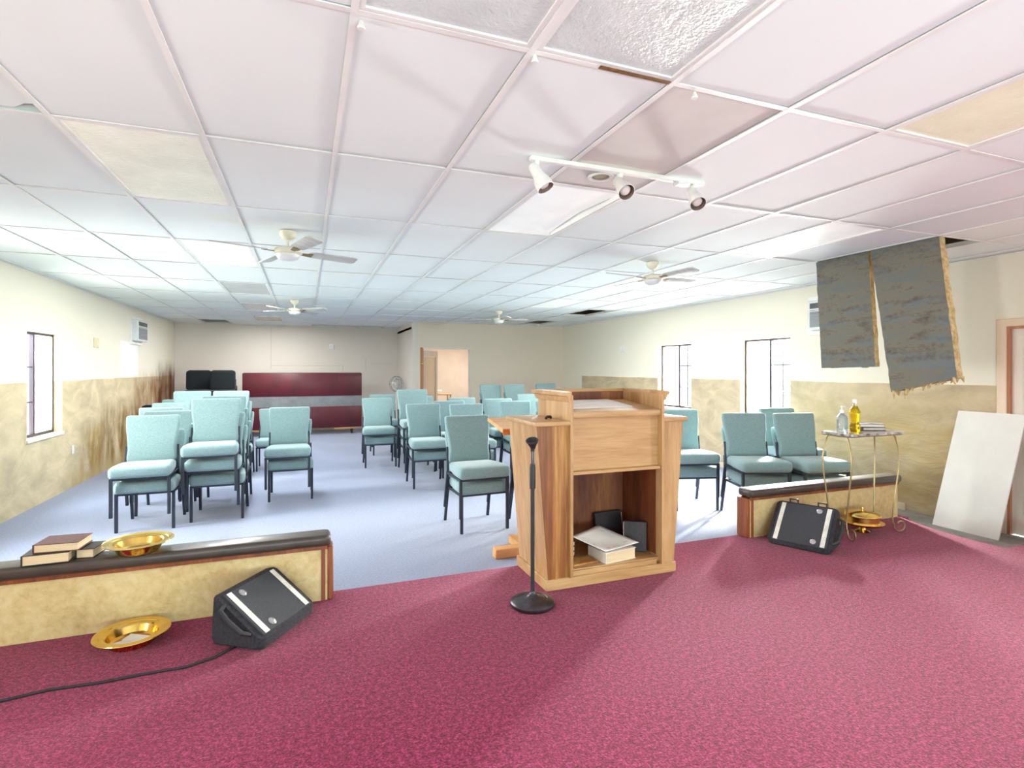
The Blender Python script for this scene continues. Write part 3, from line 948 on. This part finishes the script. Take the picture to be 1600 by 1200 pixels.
def book(name, label, loc, rotz, w, d, h, cover, pages='page_edges', spine='-x', group=None, tilt=0, flat=None):
    """closed book: page block between two boards and a spine; local origin at the bottom centre"""
    t = thing(name, label, 'book', loc, rotz, group)
    t.rotation_euler = (tilt, 0, rotz)
    cv = .004
    MB().box(-w / 2 + .004, w / 2 - .006, -d / 2 + .005, d / 2 - .005, cv, h - cv).obj('page_block', M[pages], t, smooth=False)
    mb = MB().box(-w / 2, w / 2, -d / 2, d / 2, 0, cv, .001, 1).box(-w / 2, w / 2, -d / 2, d / 2, h - cv, h, .001, 1)
    mb.box(-w / 2 - .003, -w / 2 + .004, -d / 2, d / 2, 0, h, .002, 1)
    mb.obj('cover', M[cover], t)
    return t
b = book('book', 'thick tan-paged book at the front of the pulpit shelf', (2.0, 3.28, .3125), R(8), .26, .2, .075, 'paper')
# curled paper sheets on it
def m_ink():
    m = bpy.data.materials.new('printed_paper')
    t = NT(m)
    P = t.pos()
    n = t.noise(t.mapped(P, (14, 60, 14)), 1.0, 4, .7)
    ln = t.noise(t.mapped(P, (3, 6, 1)), 1.0, 2, .5)
    f = t.math('MULTIPLY', t.ramp(n, [(.58, 0.0), (.62, 1.0)]), t.ramp(ln, [(.5, 0.0), (.54, .65)]))
    t.l(t.mix(f, (236, 232, 226), (120, 112, 110)), t.b.inputs['Base Color'])
    t.b.inputs['Roughness'].default_value = .8
    return m
M['ink_paper'] = m_ink()
fr, rt_, bk, lf = Vector((1.885, 3.172, .394)), Vector((2.175, 3.21, .412)), Vector((2.02, 3.5, .468)), Vector((1.70, 3.31, .478))
mb = MB()
rows = []
for j in range(13):
    row = []
    for i in range(13):
        u, v = i / 12, j / 12
        p = fr.lerp(rt_, u).lerp(lf.lerp(bk, u), v)
        p.z += -.028 * math.sin(PI * u) * math.sin(PI * v) + .012 * max(0, u + v - 1.6)
        row.append(p)
    rows.append(row)
mb.loft(rows, cap=False, closed=False)
cen = (1.94, 3.3, .43)
o = solo(mb, 'pale_sheet', M['ink_paper'], cen, 'curled white printed sheets lying over the thick book in the pulpit', 'paper', angle=80)
md = o.modifiers.new('thickness', 'SOLIDIFY')
md.thickness = .0015
md.offset = 1
t2 = thing('binder', 'black binder standing at the right end of the pulpit shelf', 'binder', (2.225, 3.33, .3125), R(-35))
t2.rotation_euler = (R(-6), 0, R(-35))
MB().box(-.08, .08, -.025, .025, 0, .21, .004, 1).obj('cover', M['book_black'], t2)
MB().box(-.084, -.0795, -.02, .02, .008, .2).obj('page_block', M['paper'], t2, smooth=False)
t2 = thing('binder', 'black folder leaning at the back of the pulpit shelf', 'binder', (2.15, 3.555, .3125), R(4))
t2.rotation_euler = (R(-10), 0, R(4))
MB().box(-.12, .12, -.015, .015, 0, .23, .004, 1).obj('cover', M['book_black'], t2)
MB().box(.121, .125, -.01, .01, .01, .21).obj('page_block', M['paper'], t2, smooth=False)
for k, (nm, cv) in enumerate((('bottom maroon book of the pile at the pulpit shelf\'s left', 'book_maroon'), ('middle grey book of the pile at the pulpit shelf\'s left', 'book_grey'), ('top maroon book of the pile at the pulpit shelf\'s left', 'book_maroon'))):
    book('book', nm, (1.70, 3.47, .3125 + .035 * k), R(random.uniform(-4, 4)), .13, .18, .034, cv, group='small books piled inside the pulpit')
o = MB().box(-.1, .1, -.06, .06, 0, .012, .002, 1).obj('magazine', mat('tan_cover', (206, 160, 90), .5, c2=(160, 100, 50), scale=(9, 9, 9)))
o.location = (1.755, 3.27, .3125)
o.rotation_euler = (0, 0, R(6))
tag(o, 'tan booklet flat on the pulpit shelf at the left', 'magazine')

# ------------------------------------------------------------------ microphone stand
t = thing('microphone_stand', 'black round-base microphone stand in front of the pulpit', 'microphone stand', (1.281, 3.005, .2))
MB().lathe([(0, 0), (.128, 0), (.135, .01), (.135, .022), (.125, .032), (.09, .042), (.088, .040), (.07, .046), (.068, .044), (.045, .052), (.03, .06), (.018, .075), (.016, .085), (0, .085)], 48).obj('base', M['cast_iron'], t)
MB().tube([(0, 0, .08), (0, 0, .72)], .0125, 14).obj('lower_tube', M['black_plastic'], t)
MB().lathe([(0, .70), (.017, .70), (.018, .72), (.018, .83), (.014, .85), (0, .85)], 16).obj('clutch', M['black_plastic'], t)
MB().tube([(0, 0, .84), (0, 0, .93)], .009, 12).obj('upper_tube', M['cast_iron'], t)
mb = MB().lathe([(0, .925), (.012, .925), (.012, .945), (.016, .95), (0, .95)], 12)
rt = Matrix.Translation((0, 0, .965)) @ Matrix.Rotation(R(-128), 4, 'Z') @ Matrix.Rotation(R(24), 4, 'Y')
mb.lathe([(0, -.03), (.014, -.028), (.02, -.01), (.036, .022), (.04, .03), (.036, .034), (.026, .022), (0, .016)], 20, mtx=rt)
mb.tube([(0, 0, .945), (0, 0, .965)], .008, 8)
mb.obj('clip', M['black_plastic'], t)

# ------------------------------------------------------------------ wooden lectern on the lower floor
LO = (1.80, 4.42, 0)
t = thing('lectern', 'light wooden lectern with a sloped desk on the blue carpet', 'lectern', LO)
off = LO
MB().box8([(1.50, 4.136, 1.10), (2.12, 4.136, 1.10), (2.12, 4.53, 1.165), (1.50, 4.53, 1.165), (1.50, 4.13, 1.135), (2.12, 4.13, 1.135), (2.12, 4.525, 1.195), (1.50, 4.525, 1.195)]).obj('desk', M['pine'], t, off=off, smooth=False)
MB().box(1.50, 1.60, 4.125, 4.14, 1.085, 1.13).obj('desk_block', mat('orange_end_grain', (206, 122, 48), .6, c2=(186, 100, 34), scale=(30, 30, 30)), t, off=off, smooth=False)
MB().box(1.77, 1.86, 4.38, 4.47, .08, 1.12, .004, 1).obj('post', M['pine'], t, off=off)
MB().box(1.515, 2.12, 4.35, 4.44, 0, .085, .006, 1).obj('foot', M['pine'], t, off=off)
MB().box(1.775, 1.855, 4.441, 4.74, 0, .075, .006, 1).obj('foot', M['pine'], t, off=off)

# ------------------------------------------------------------------ monitor speakers
def monitor(label, q1, th, L, w, h, zb, handle_end, feet):
    e = Vector((math.cos(th), math.sin(th), 0))
    n = Vector((-math.sin(th), math.cos(th), 0))
    t = thing('monitor_speaker', label, 'speaker', (q1[0], q1[1], .2), th, 'black wedge monitor speakers')
    # local frame: x along the long edge, y away from the listener, z up from the stage
    pr = [(.0, .012), (0, zb), (w, zb + h), (w + .035, zb + h - .01), (w + .05, .03), (w + .03, 0), (.02, 0)]
    ch = .035
    rings = []
    for x, k in ((-.0, .86), (.015, .96), (ch, 1), (L - ch, 1), (L - .015, .96), (L, .86)):
        cy, cz = (w + .05) / 2, (zb + h) / 2
        rings.append([(x, cy + (y - cy) * k, cz + (z - cz) * k - (1 - k) * .0) for (y, z) in pr])
    lo = min(p[2] for r in rings for p in r)
    MB().loft(rings).obj('cabinet', M['cabinet_black'], t, angle=30)
    sl = math.hypot(w, h)
    ys, zs = w / sl, h / sl                        # along the slope
    ny, nz = -h / sl, w / sl                       # out of the slope
    def slab(x0, x1, a0, a1, t0, t1, bev=0):
        c = []
        for d in (t0, t1):
            for (x, a) in ((x0, a0), (x1, a0), (x1, a1), (x0, a1)):
                c.append((x, ys * a + ny * d, zb + zs * a + nz * d))
        return MB().box8(c, bev, 1)
    slab(.03, L - .03, .015, sl - .015, -.004, .008, .003).obj('grille', M['grille'], t)
    for x in (.045, L - .045 - .032):
        slab(x, x + .032, .02, sl - .02, .006, .010).obj('strip', M['white_tape'], t, smooth=False)
    xs = .13 if handle_end < 0 else L - .13
    for a in (.055, sl - .055):
        m = Matrix.Translation((xs, ys * a, zb + zs * a)) @ Matrix.Rotation(math.atan2(-ny, nz), 4, 'X')
        o = MB().lathe([(0, .004), (.02, .004), (.022, .010), (.014, .014), (0, .013)], 18, mtx=m).obj('screw_boss', M['chrome'], t)
    xe = -.0 if handle_end < 0 else L
    sgn = -1 if handle_end < 0 else 1
    pts = [(xe, .07, .06 + zb * .4), (xe + sgn * .035, .09, .08 + zb * .4), (xe + sgn * .04, w * .62, zb + h * .5), (xe + sgn * .035, w * .8, zb + h * .72), (xe - sgn * .01, w * .85, zb + h * .76)]
    MB().tube(pts, .013, 8).obj('handle', M['black_plastic'], t)
    if feet:
        for x in (.13, L - .12):
            a = sl
            mb = MB()
            p0 = Vector((x - .03, ys * a, zb + zs * a - .01))
            mb.beam(p0, p0 + Vector((0, .0, .035)), .01).beam(p0 + Vector((.06, 0, 0)), p0 + Vector((.06, 0, .035)), .01).beam(p0 + Vector((-.005, 0, .035)), p0 + Vector((.065, 0, .035)), .01)
            mb.obj('bracket', M['black_plastic'], t, smooth=False)
    return t
monitor('black wedge speaker against the left rail near the gold plate', (-.202, 2.977), .976, .459, .268, .196, .06, -1, False)
monitor('black wedge speaker in front of the right rail', (3.522, 3.391), -1.114, .462, .285, .273, .03, 1, True)
pts = []
for k, (x, y) in enumerate(((-2.6, 2.62), (-2.0, 2.74), (-1.6, 2.84), (-1.214, 2.932), (-1.05, 2.96), (-.879, 2.945), (-.7, 2.955), (-.529, 2.955), (-.42, 3.0), (-.335, 3.085), (-.30, 3.13))):
    pts.append((x, y, .207))
solo(MB().tube(pts, .0065, 8), 'cable', M['cable'], (-1.2, 2.93, .2), 'black cable snaking over the crimson carpet to the left speaker', 'cable')

# ------------------------------------------------------------------ offering plates
def plate(label, loc, tilt=(0, 0), r=.2):
    t = thing('offering_plate', label, 'plate', loc, 0, 'brass offering plates')
    t.rotation_euler = (tilt[0], tilt[1], 0)
    k = r / .2
    MB().lathe([(0, .006), (.10 * k, .006), (.118 * k, .014), (.134 * k, .046), (.142 * k, .052), (.165 * k, .053), (.168 * k, .056), (.192 * k, .057), (.2 * k, .060), (.202 * k, .057),
                (.19 * k, .051), (.15 * k, .047), (.14 * k, .042), (.124 * k, .008), (.115 * k, 0), (0, 0)], 64).obj('dish', M['brass'], t, angle=25)
    MB().lathe([(0, .0065), (.098 * k, .0065), (.098 * k, .0085), (0, .0085)], 40).obj('felt_liner', M['liner'], t)
    return t
M['liner'] = mat('felt_reflection_tan', (190, 130, 70), .9, c2=(170, 112, 56), scale=(60, 60, 60))  # felt bottom, with the dish's orange reflection put into its colour
plate('brass offering plate on the left rail beside the books', (-.868, 3.572, .607), r=.168)
plate('brass offering plate holding paper on the crimson carpet', (-.838, 3.33, .201), r=.17)
for k, (x, y, r_, z, lb) in enumerate(((-.86, 3.32, 20, .2105, 'lower white envelope inside the floor offering plate'), (-.82, 3.345, -25, .2135, 'upper white envelope inside the floor offering plate'))):
    o = MB().box(-.06, .06, -.032, .032, 0, .002).obj('envelope', M['paper'], smooth=False)
    o.location = (x, y, z)
    o.rotation_euler = (R(2) * k, R(3) * k, R(r_))
    tag(o, lb, 'envelope', 'envelopes in the floor plate')
# books on the left rail
b1 = book('book', 'lower thick book on the left rail', (-1.262, 3.575, .606), R(2), .20, .17, .055, 'book_black')
book('book', 'upper maroon book on the left rail', (-1.215, 3.59, .6615), R(-4), .20, .17, .045, 'book_maroon')
book('book', 'dark thin book wedged right of the rail books', (-1.095, 3.60, .606), R(-8), .085, .14, .05, 'book_black')

# ------------------------------------------------------------------ wire table, bottles, trays
t = thing('wire_table', 'narrow scroll-legged wire table in front of the right rail', 'table', (4.53, 3.31, .2))
off = (4.53, 3.31, .2)
o = (.33, .145)
MB().prism([(4.53 + p[0], 3.31 + p[1]) for p in rrect(.68, .31, .06, 5)], 1.062, 1.082).obj('tabletop', M['tabletop'], t, off=off, angle=30)
def scroll(x, y, ang):
    """leg: bows outward under the top, comes in, ends in a scroll"""
    d = Vector((math.cos(ang), math.sin(ang), 0))
    c = Vector((x, y, 0))
    pts = []
    for (o, z) in ((-.03, 1.062), (-.005, 1.03), (.02, .95), (.035, .86), (.03, .75), (.01, .62), (-.01, .5), (-.025, .4), (-.03, .33), (-.025, .285)):
        pts.append(c + d * o + Vector((0, 0, z)))
    cx, cz, rr = .045, .262, .062
    for k in range(15):
        a = R(165 + 24 * k)
        q = rr * (1 - .035 * k)
        pts.append(c + d * (cx + q * math.cos(a)) + Vector((0, 0, max(cz + q * math.sin(a), .207))))
    return MB().tube(pts, .0065, 8)
for (x, y, a) in ((4.23, 3.42, 170), (4.215, 3.20, 250), (4.80, 3.21, -12), (4.83, 3.42, 30)):
    scroll(x, y, R(a)).obj('leg', M['gold_wire'], t, off=off)
MB().tube([(4.21, 3.44, 1.056), (4.21, 3.19, 1.056), (4.85, 3.19, 1.056), (4.85, 3.44, 1.056), (4.21, 3.44, 1.056)], .006, 6).obj('apron_wire', M['gold_wire'], t, off=off)
# pump bottle
t = thing('pump_bottle', 'clear pump bottle at the left end of the wire table', 'bottle', (4.345, 3.36, 1.082))
MB().lathe([(0, 0), (.036, 0), (.042, .006), (.042, .115), (.036, .135), (.018, .15), (.014, .155), (.014, .165), (0, .165)], 28).obj('body', M['gel'], t)
MB().lathe([(0, .160), (.017, .160), (.017, .185), (.008, .19), (.006, .21), (0, .21)], 16).obj('collar', M['white_paint'], t)
MB().box(-.012, .045, -.008, .008, .208, .220, .003, 1).obj('pump_head', M['white_paint'], t)
# oil bottle
t = thing('oil_bottle', 'tall bottle of yellow oil on the wire table', 'bottle', (4.42, 3.30, 1.082))
MB().lathe([(0, 0), (.036, 0), (.041, .006), (.041, .05), (.033, .065), (.034, .085), (.040, .15), (.041, .172), (.030, .2), (.016, .225), (.0, .226)], 28).obj('body', M['oil'], t)
MB().lathe([(.0165, .222), (.015, .24), (.015, .255), (0, .255)], 20).obj('neck', M['clear'], t)
MB().lathe([(0, .25), (.017, .25), (.018, .275), (.014, .28), (0, .28)], 20).obj('cap', M['white_paint'], t)
book('book', 'lower small book on the wire table', (4.68, 3.36, 1.0825), R(-20), .20, .14, .028, 'book_brown', 'paper')
book('book', 'upper grey book on the wire table', (4.67, 3.365, 1.111), R(-26), .21, .145, .028, 'book_grey', 'paper')
# communion tray below
t = thing('communion_tray', 'round brass communion tray with lid under the wire table', 'tray', (4.56, 3.335, .2))
MB().lathe([(0, 0), (.055, 0), (.06, .006), (.03, .02), (.022, .045), (.04, .07), (0, .072)], 32).obj('foot', M['brass'], t)
MB().lathe([(0, .068), (.14, .068), (.155, .072), (.165, .082), (.167, .088), (.15, .086), (.135, .084), (.13, .092), (.13, .135), (.142, .14), (.142, .144), (0, .146)], 48).obj('dish', M['brass'], t, angle=25)
MB().lathe([(.13, .145), (.143, .147), (.138, .155), (.11, .168), (.06, .178), (.02, .182), (0, .182)], 48).obj('lid', M['brass'], t, angle=25)
MB().lathe([(0, .18), (.01, .182), (.008, .194), (.014, .202), (.012, .214), (0, .218)], 16).obj('lid_knob', M['brass'], t)

# ------------------------------------------------------------------ white ceiling board leaning on the right wall
mb = MB()
b0, b1, t0, t1 = Vector((6.10, 3.705, .006)), Vector((6.10, 3.13, .006)), Vector((6.428, 3.650, 1.185)), Vector((6.428, 3.075, 1.185))
nn = (b1 - b0).cross(t0 - b0).normalized()
if nn.x > 0:
    nn = -nn
th = nn * .015
mb.box8([b0, b1, b1 - th, b0 - th, t0, t1, t1 - th, t0 - th])
solo(mb, 'ceiling_board', M['foam_board'], (6.1, 3.42, .006), 'white ceiling board leaning against the right wall beside the door', 'board', smooth=False)

# ------------------------------------------------------------------ hanging insulation batts
def batt(name, label, cs, th, seed):
    """cs: top-left, top-right, bottom-right, bottom-left corners (near face), thick towards +x"""
    random.seed(seed)
    tl, tr, br, bl = [Vector(c) for c in cs]
    off = (tl + tr) / 2
    N, K = 14, 26
    from mathutils import noise as mn
    front, back = [], []
    for j in range(K + 1):
        fr, bk = [], []
        for i in range(N + 1):
            u, v = i / N, j / K
            p = tl.lerp(tr, u).lerp(bl.lerp(br, u), v)
            h = (tr - tl).normalized()
            jit = mn.noise(Vector((seed, v * 5, u * 3))) * .008
            if i in (0, N):
                p = p + h * (mn.noise(Vector((seed + i, v * 16, 3))) * .009)
            if j == K:
                p.z += mn.noise(Vector((seed, u * 12, 7))) * .012
            fr.append(p + Vector((jit, 0, 0)))
            bk.append(p + Vector((th + jit * .6, mn.noise(Vector((v * 8, u * 6, seed))) * .012, 0)))
        front.append(fr)
        back.append(bk)
    t = thing(name, label, 'insulation', off, 0, 'insulation batts hanging from the ceiling')
    mb = MB()
    mb.loft(front, cap=False, closed=False)
    o = mb.obj('backing', M['batt'], t, off=off, angle=70)
    mb = MB()
    bm = mb.bm
    F = [[bm.verts.new(p + Vector((.004, 0, 0))) for p in r] for r in front]
    B = [[bm.verts.new(p) for p in r] for r in back]
    for j in range(K):
        for (a, b) in ((0, 0), (N, N)):
            bm.faces.new((F[j][a], F[j + 1][a], B[j + 1][a], B[j][a]))
        for i in range(N):
            bm.faces.new((B[j][i], B[j + 1][i], B[j + 1][i + 1], B[j][i + 1]))
            bm.faces.new((F[j][i], F[j][i + 1], F[j + 1][i + 1], F[j + 1][i]))
    for i in range(N):
        bm.faces.new((F[0][i], F[0][i + 1], B[0][i + 1], B[0][i]))
        bm.faces.new((F[K][i], F[K][i + 1], B[K][i + 1], B[K][i]))
    # loose wisps along the lower edge
    mb2 = MB()
    for q in range(26 if seed == 2 else 6):
        u = random.random()
        p = bl.lerp(br, u) + Vector((random.uniform(.005, th), 0, .01))
        L = random.uniform(.02, .07) if u > .25 else random.uniform(.03, .13)
        d = Vector((random.uniform(-.02, .02), random.uniform(-.03, .03), -L))
        mb2.tube([p, p + d * .5 + Vector((.006, .006, 0)), p + d], [.014, .011, .003], 5)
    mb.obj('fibre_core', M['batt_edge'], t, off=off, angle=70)
    if seed == 2:
        mb2.obj('loose_wisp', M['batt_edge'], t, off=off)['kind'] = 'stuff'
batt('insulation_batt', 'shorter grimy insulation batt hanging from the ceiling, the left one', [(5.085, 4.235, 2.785), (5.085, 3.665, 2.785), (5.10, 3.60, 1.645), (5.09, 4.17, 1.633)], .06, 5)
batt('insulation_batt', 'longer grimy insulation batt with frayed bottom, the right one', [(5.07, 3.635, 2.785), (5.085, 3.04, 2.785), (5.02, 2.86, 1.55), (5.04, 3.41, 1.41)], .08, 2)

# ------------------------------------------------------------------ ceiling fans
def fan(label, loc, ang, nb=4):
    t = thing('ceiling_fan', label, 'ceiling fan', loc, ang, 'white ceiling fans')
    MB().lathe([(0, 0), (.065, 0), (.068, -.02), (.055, -.05), (.03, -.07), (.014, -.075), (0, -.075)], 28).obj('canopy', M['ivory_paint'], t)
    MB().tube([(0, 0, -.07), (0, 0, -.14)], .011, 10).obj('downrod', M['ivory_paint'], t)
    MB().lathe([(0, -.125), (.05, -.13), (.1, -.145), (.112, -.16), (.112, -.178), (.09, -.19), (0, -.19)], 32).obj('motor', M['ivory_paint'], t)
    MB().lathe([(.088, -.188), (.092, -.192), (.092, -.2), (.08, -.222), (.05, -.238), (0, -.243)], 32).obj('light_bowl', M['frosted'], t)
    for k in range(nb):
        a = 2 * PI * k / nb
        m = Matrix.Rotation(a, 4, 'Z') @ Matrix.Translation((0, 0, -.165)) @ Matrix.Rotation(R(-13), 4, 'X')
        rings = []
        for (x, w) in ((.17, .06), (.185, .09), (.22, .112), (.4, .122), (.55, .128), (.58, .115), (.595, .085)):
            rings.append([m @ Vector((x, p[0], p[1])) for p in rrect(w, .008, .003, 2)])
        o = MB().loft(rings).obj('blade', M['blade'], t, angle=30)
        mb = MB()
        mb.box8([m @ Vector(v) for v in ((.09, -.012, -.012), (.2, -.03, -.012), (.2, .03, -.012), (.09, .012, -.012), (.09, -.012, -.0045), (.2, -.03, -.0045), (.2, .03, -.0045), (.09, .012, -.0045))])
        mb.obj('blade_arm', M['blade_iron'], o, smooth=False)
fan('white ceiling fan nearest on the left, below the cream light row', (-.132, 4.83, ZC), R(21))
fan('white ceiling fan nearest on the right, past the track light', (3.45, 4.84, ZC), R(8))
fan('white ceiling fan farthest on the left, before the stacked chairs', (-.16, 9.58, ZC), R(-38))
fan('white ceiling fan farthest on the right, above the doorway', (3.53, 9.95, ZC), R(-2))

# ------------------------------------------------------------------ track light
t = thing('track_light', 'white ceiling track light with three spot heads', 'track light', (1.65, 2.64, ZC))
off = (1.65, 2.64, ZC)
MB().box(1.115, 2.25, 2.63, 2.665, 2.728, 2.7525, .003, 1).obj('track', M['white_paint'], t, off=off)
MB().box(2.05, 2.13, 2.622, 2.672, 2.71, 2.728, .003, 1).obj('feed_box', M['frosted'], t, off=off)
def head(x, y, d):
    piv = Vector((x, y, 2.685))
    b = MB().box(x - .013, x + .013, y - .016, y + .016, 2.705, 2.728, .003, 1).tube([(x, y, 2.71), piv], .007, 8)
    ho = b.obj('spot_head', M['white_paint'], t, off=off)
    d = Vector(d).normalized()
    m = Matrix.Translation(piv + Vector((0, 0, -.012))) @ (-d).to_track_quat('Z', 'Y').to_matrix().to_4x4()
    MB().lathe([(0, .045), (.022, .044), (.029, .036), (.030, 0), (.032, -.03), (.041, -.052), (.046, -.075), (.048, -.11), (.045, -.11), (.043, -.085)], 28, mtx=m).obj('shade', M['white_paint'], ho, off=off)
    MB().lathe([(.045, -.109), (.042, -.085), (.032, -.06), (0, -.055)], 28, mtx=m).obj('reflector', M['lamp_inner'], ho, off=off)
    MB().lathe([(0, -.06), (.018, -.065), (.028, -.08), (.03, -.088), (.022, -.097), (0, -.1)], 20, mtx=m).obj('bulb', M['bulb'], ho, off=off)
def view_dir(r, k, dn):
    return (.934 * r - .357 * k, -.357 * r - .934 * k, -dn)
head(1.15, 2.647, view_dir(.45, .18, .85))
head(1.665, 2.647, view_dir(.22, .72, .72))
head(2.175, 2.647, view_dir(.06, .66, .78))
# round recessed can
mb = MB().lathe([(.052, -.002), (.075, -.004), (.078, .001), (.052, .003)], 32)
o = mb.obj('recessed_light', M['white_paint'])
o.location = (1.63, 2.80, ZC)
tag(o, 'round recessed light opening beside the track light', 'recessed light')
MB().lathe([(.052, .003), (.05, .003), (.05, .0025), (0, .002)], 24).obj('inner_can', M['olive_hole'], o)
for (x, y, lb) in ((GX + 3.03 * TU, GY + .015, 'small white hook at the prismatic panels\' shared corner'), (GX + 4.2 * TU, GY + .02, 'small white hook right of the rust-brown gap'), (GX + 2.04 * TU, GY + .04, 'small white hook at the left corner of the top panel')):
    mb = MB().lathe([(0, 0), (.006, 0), (.008, -.008), (.014, -.022), (.012, -.026), (0, -.026)], 12)
    o = mb.obj('ceiling_hook', M['white_paint'])
    o.location = (x, y, ZC - .002)
    tag(o, lb, 'hook', 'small white ceiling hooks')

# ------------------------------------------------------------------ wall units
def ac(label, x, y0, y1, z0, z1, s):
    t = thing('air_conditioner', label, 'air conditioner', (x, (y0 + y1) / 2, z0), 0, 'wall air conditioners')
    off = (x, (y0 + y1) / 2, z0)
    def bx(d0, d1, a, b, lo, hi, bev=0):
        p, q = sorted((x + s * d0, x + s * d1))
        return MB().box(p, q, a, b, lo, hi, bev, 1)
    f = bx(.001, .03, y0 - .06, y0, z0 - .06, z1 + .06)
    for (a, b, lo, hi) in ((y1, y1 + .06, z0 - .06, z1 + .06), (y0, y1, z0 - .06, z0), (y0, y1, z1, z1 + .06)):
        p, q = sorted((x + s * .001, x + s * .03))
        f.box(p, q, a, b, lo, hi)
    f.obj('surround', M['trim_white'], t, smooth=False, off=off)
    bx(.001, .12, y0 + .003, y1 - .003, z0 + .003, z1 - .003, .012).obj('body', M['ac_white'], t, off=off)
    h = z1 - z0
    bx(.12, .128, y0 + .05, y1 - .05, z0 + .72 * h, z1 - .04).obj('vent', M['ac_dark'], t, off=off, smooth=False)
    g = bx(.12, .128, y0 + .05, y1 - .05, z0 + .04, z0 + .62 * h)
    for k in range(9):
        p, q = sorted((x + s * .128, x + s * .131))
        z = z0 + .06 + k * (.56 * h / 9)
        g.box(p, q, y0 + .05, y1 - .05, z, z + .008)
    g.obj('grille', M['ac_grey'], t, off=off, smooth=False)
ac('wall air conditioner high on the left wall', XL, 11.72, 12.36, 2.14, 2.54, 1)
ac('wall air conditioner on the right wall behind the insulation', XR, 4.75, 5.41, 2.14, 2.54, -1)
def plate_box(name, label, cat, x0, x1, y0, y1, z0, z1, m):
    c = ((x0 + x1) / 2, (y0 + y1) / 2, (z0 + z1) / 2)
    solo(MB().box(x0, x1, y0, y1, z0, z1, .002, 1), name, M[m], c, label, cat)
plate_box('wall_outlet', 'white electrical outlet low on the left wall', 'outlet', XL + .001, XL + .009, 9.04, 9.12, .46, .58, 'white_paint')
plate_box('cover_plate', 'yellowed blank cover plate on the left wall', 'cover plate', XL + .001, XL + .009, 9.88, 10.1, 1.95, 2.10, 'plate_ivory')
plate_box('thermostat', 'small white wall box on the right wall', 'thermostat', XR - .03, XR - .001, 10.05, 10.2, 2.0, 2.13, 'white_paint')
plate_box('wall_switch', 'white switch box high on the back wall', 'switch', .60, .72, YB1 - .03, YB1 - .001, 2.17, 2.30, 'white_paint')

# ------------------------------------------------------------------ light
def area(name, loc, rot, sx, sy, power, col=(1, 1, 1), spread=None):
    l = bpy.data.lights.new(name, 'AREA')
    l.shape = 'RECTANGLE'
    l.size, l.size_y = sx, sy
    l.energy = power
    l.color = col
    if spread:
        l.spread = spread
    o = bpy.data.objects.new(name, l)
    COL.objects.link(o)
    o.location = loc
    o.rotation_euler = rot
    return o
DAY = (1, .985, .96)
SKY = (.93, .97, 1)
# sky light falling in and, from lower down, light thrown up by the pale ground outside
for (y0, y1, z0, z1), p, g in zip(LW, (250, 360, 150), (90, 95, 90)):
    area('skylight_left', (XL - .45, (y0 + y1) / 2, 1.75), (0, R(-64), 0), 1.3, y1 - y0, p, SKY, R(130))
    area('ground_light_left', (XL - .45, (y0 + y1) / 2, .95), (0, R(-118), 0), .8, y1 - y0, g, DAY)
for (y0, y1, z0, z1), p, g in zip(RW, (250, 200, 100), (110, 110, 50)):
    area('skylight_right', (XR + .45, (y0 + y1) / 2, 1.75), (0, R(64), 0), 1.3, y1 - y0, p, SKY, R(130))
    area('ground_light_right', (XR + .45, (y0 + y1) / 2, .95), (0, R(118), 0), .8, y1 - y0, g, DAY)
area('fill_light_front', (1.0, YF - .6, .6), (R(118), 0, 0), 4.6, .8, 200, (.66, .96, 1))  # added uplight behind the camera, cyan to offset the carpet's red bounce
for (u, v) in LIGHTS:
    if v >= 3:
        area('panel_fill', (GX + (u + .5) * TU, GY + (v + .5) * TV, ZC - .01), (0, 0, 0), .5, 1.1, 85 if v > 4 else 30, (1, 1, .98))  # added fill under unlit panels, brightening the far end
def aim(o, p):
    o.rotation_euler = (Vector(p) - o.location).to_track_quat('-Z', 'Y').to_euler()
aim(area('skylight_stage', (XR + 1.0, 7.3, 2.3), (0, 0, 0), 1.6, 1.6, 7000, (1, .99, .97), R(110)), (3.2, 2.4, .2))
aim(area('skylight_stage', (XR + 1.0, 9.5, 2.3), (0, 0, 0), 1.6, 1.6, 1800, (1, .99, .97), R(110)), (2.8, 4.6, 0))
aim(area('skylight_stage', (XR + 1.2, -.2, 2.1), (0, 0, 0), 1.4, 1.4, 2000, (1, .99, .97), R(120)), (3.6, 1.4, .2))
area('annex_fill', (4.6, 15.2, 2.58), (0, 0, 0), 1.5, 1.5, 85, (1, .97, .93))  # unseen area light added to brighten the back room

w = bpy.data.worlds.new('overcast')
sc.world = w
w.use_nodes = True
bg = w.node_tree.nodes['Background']
bg.inputs[0].default_value = (.88, .98, .97, 1)
bg.inputs[1].default_value = 1.7

# ------------------------------------------------------------------ camera (eye 1.62 m above the lower floor, level, shifted)
cam = bpy.data.cameras.new('camera')
co = bpy.data.objects.new('camera', cam)
COL.objects.link(co)
co.location = (0, 0, 1.62)
co.rotation_euler = (R(90), 0, -.365)
cam.sensor_width = 36
cam.sensor_fit = 'HORIZONTAL'
cam.lens = 36 * 846 / 1600
cam.shift_y = -(600 - 577) / 1600
cam.clip_start = .05
cam.clip_end = 200
sc.camera = co
sc.view_settings.view_transform = 'Standard'
sc.view_settings.look = 'None'
sc.view_settings.gamma = 1
sc.view_settings.use_curve_mapping = False
sc.view_settings.exposure = 0.0
sc.cycles.max_bounces = 10
sc.cycles.diffuse_bounces = 6
sc.cycles.sample_clamp_indirect = 6
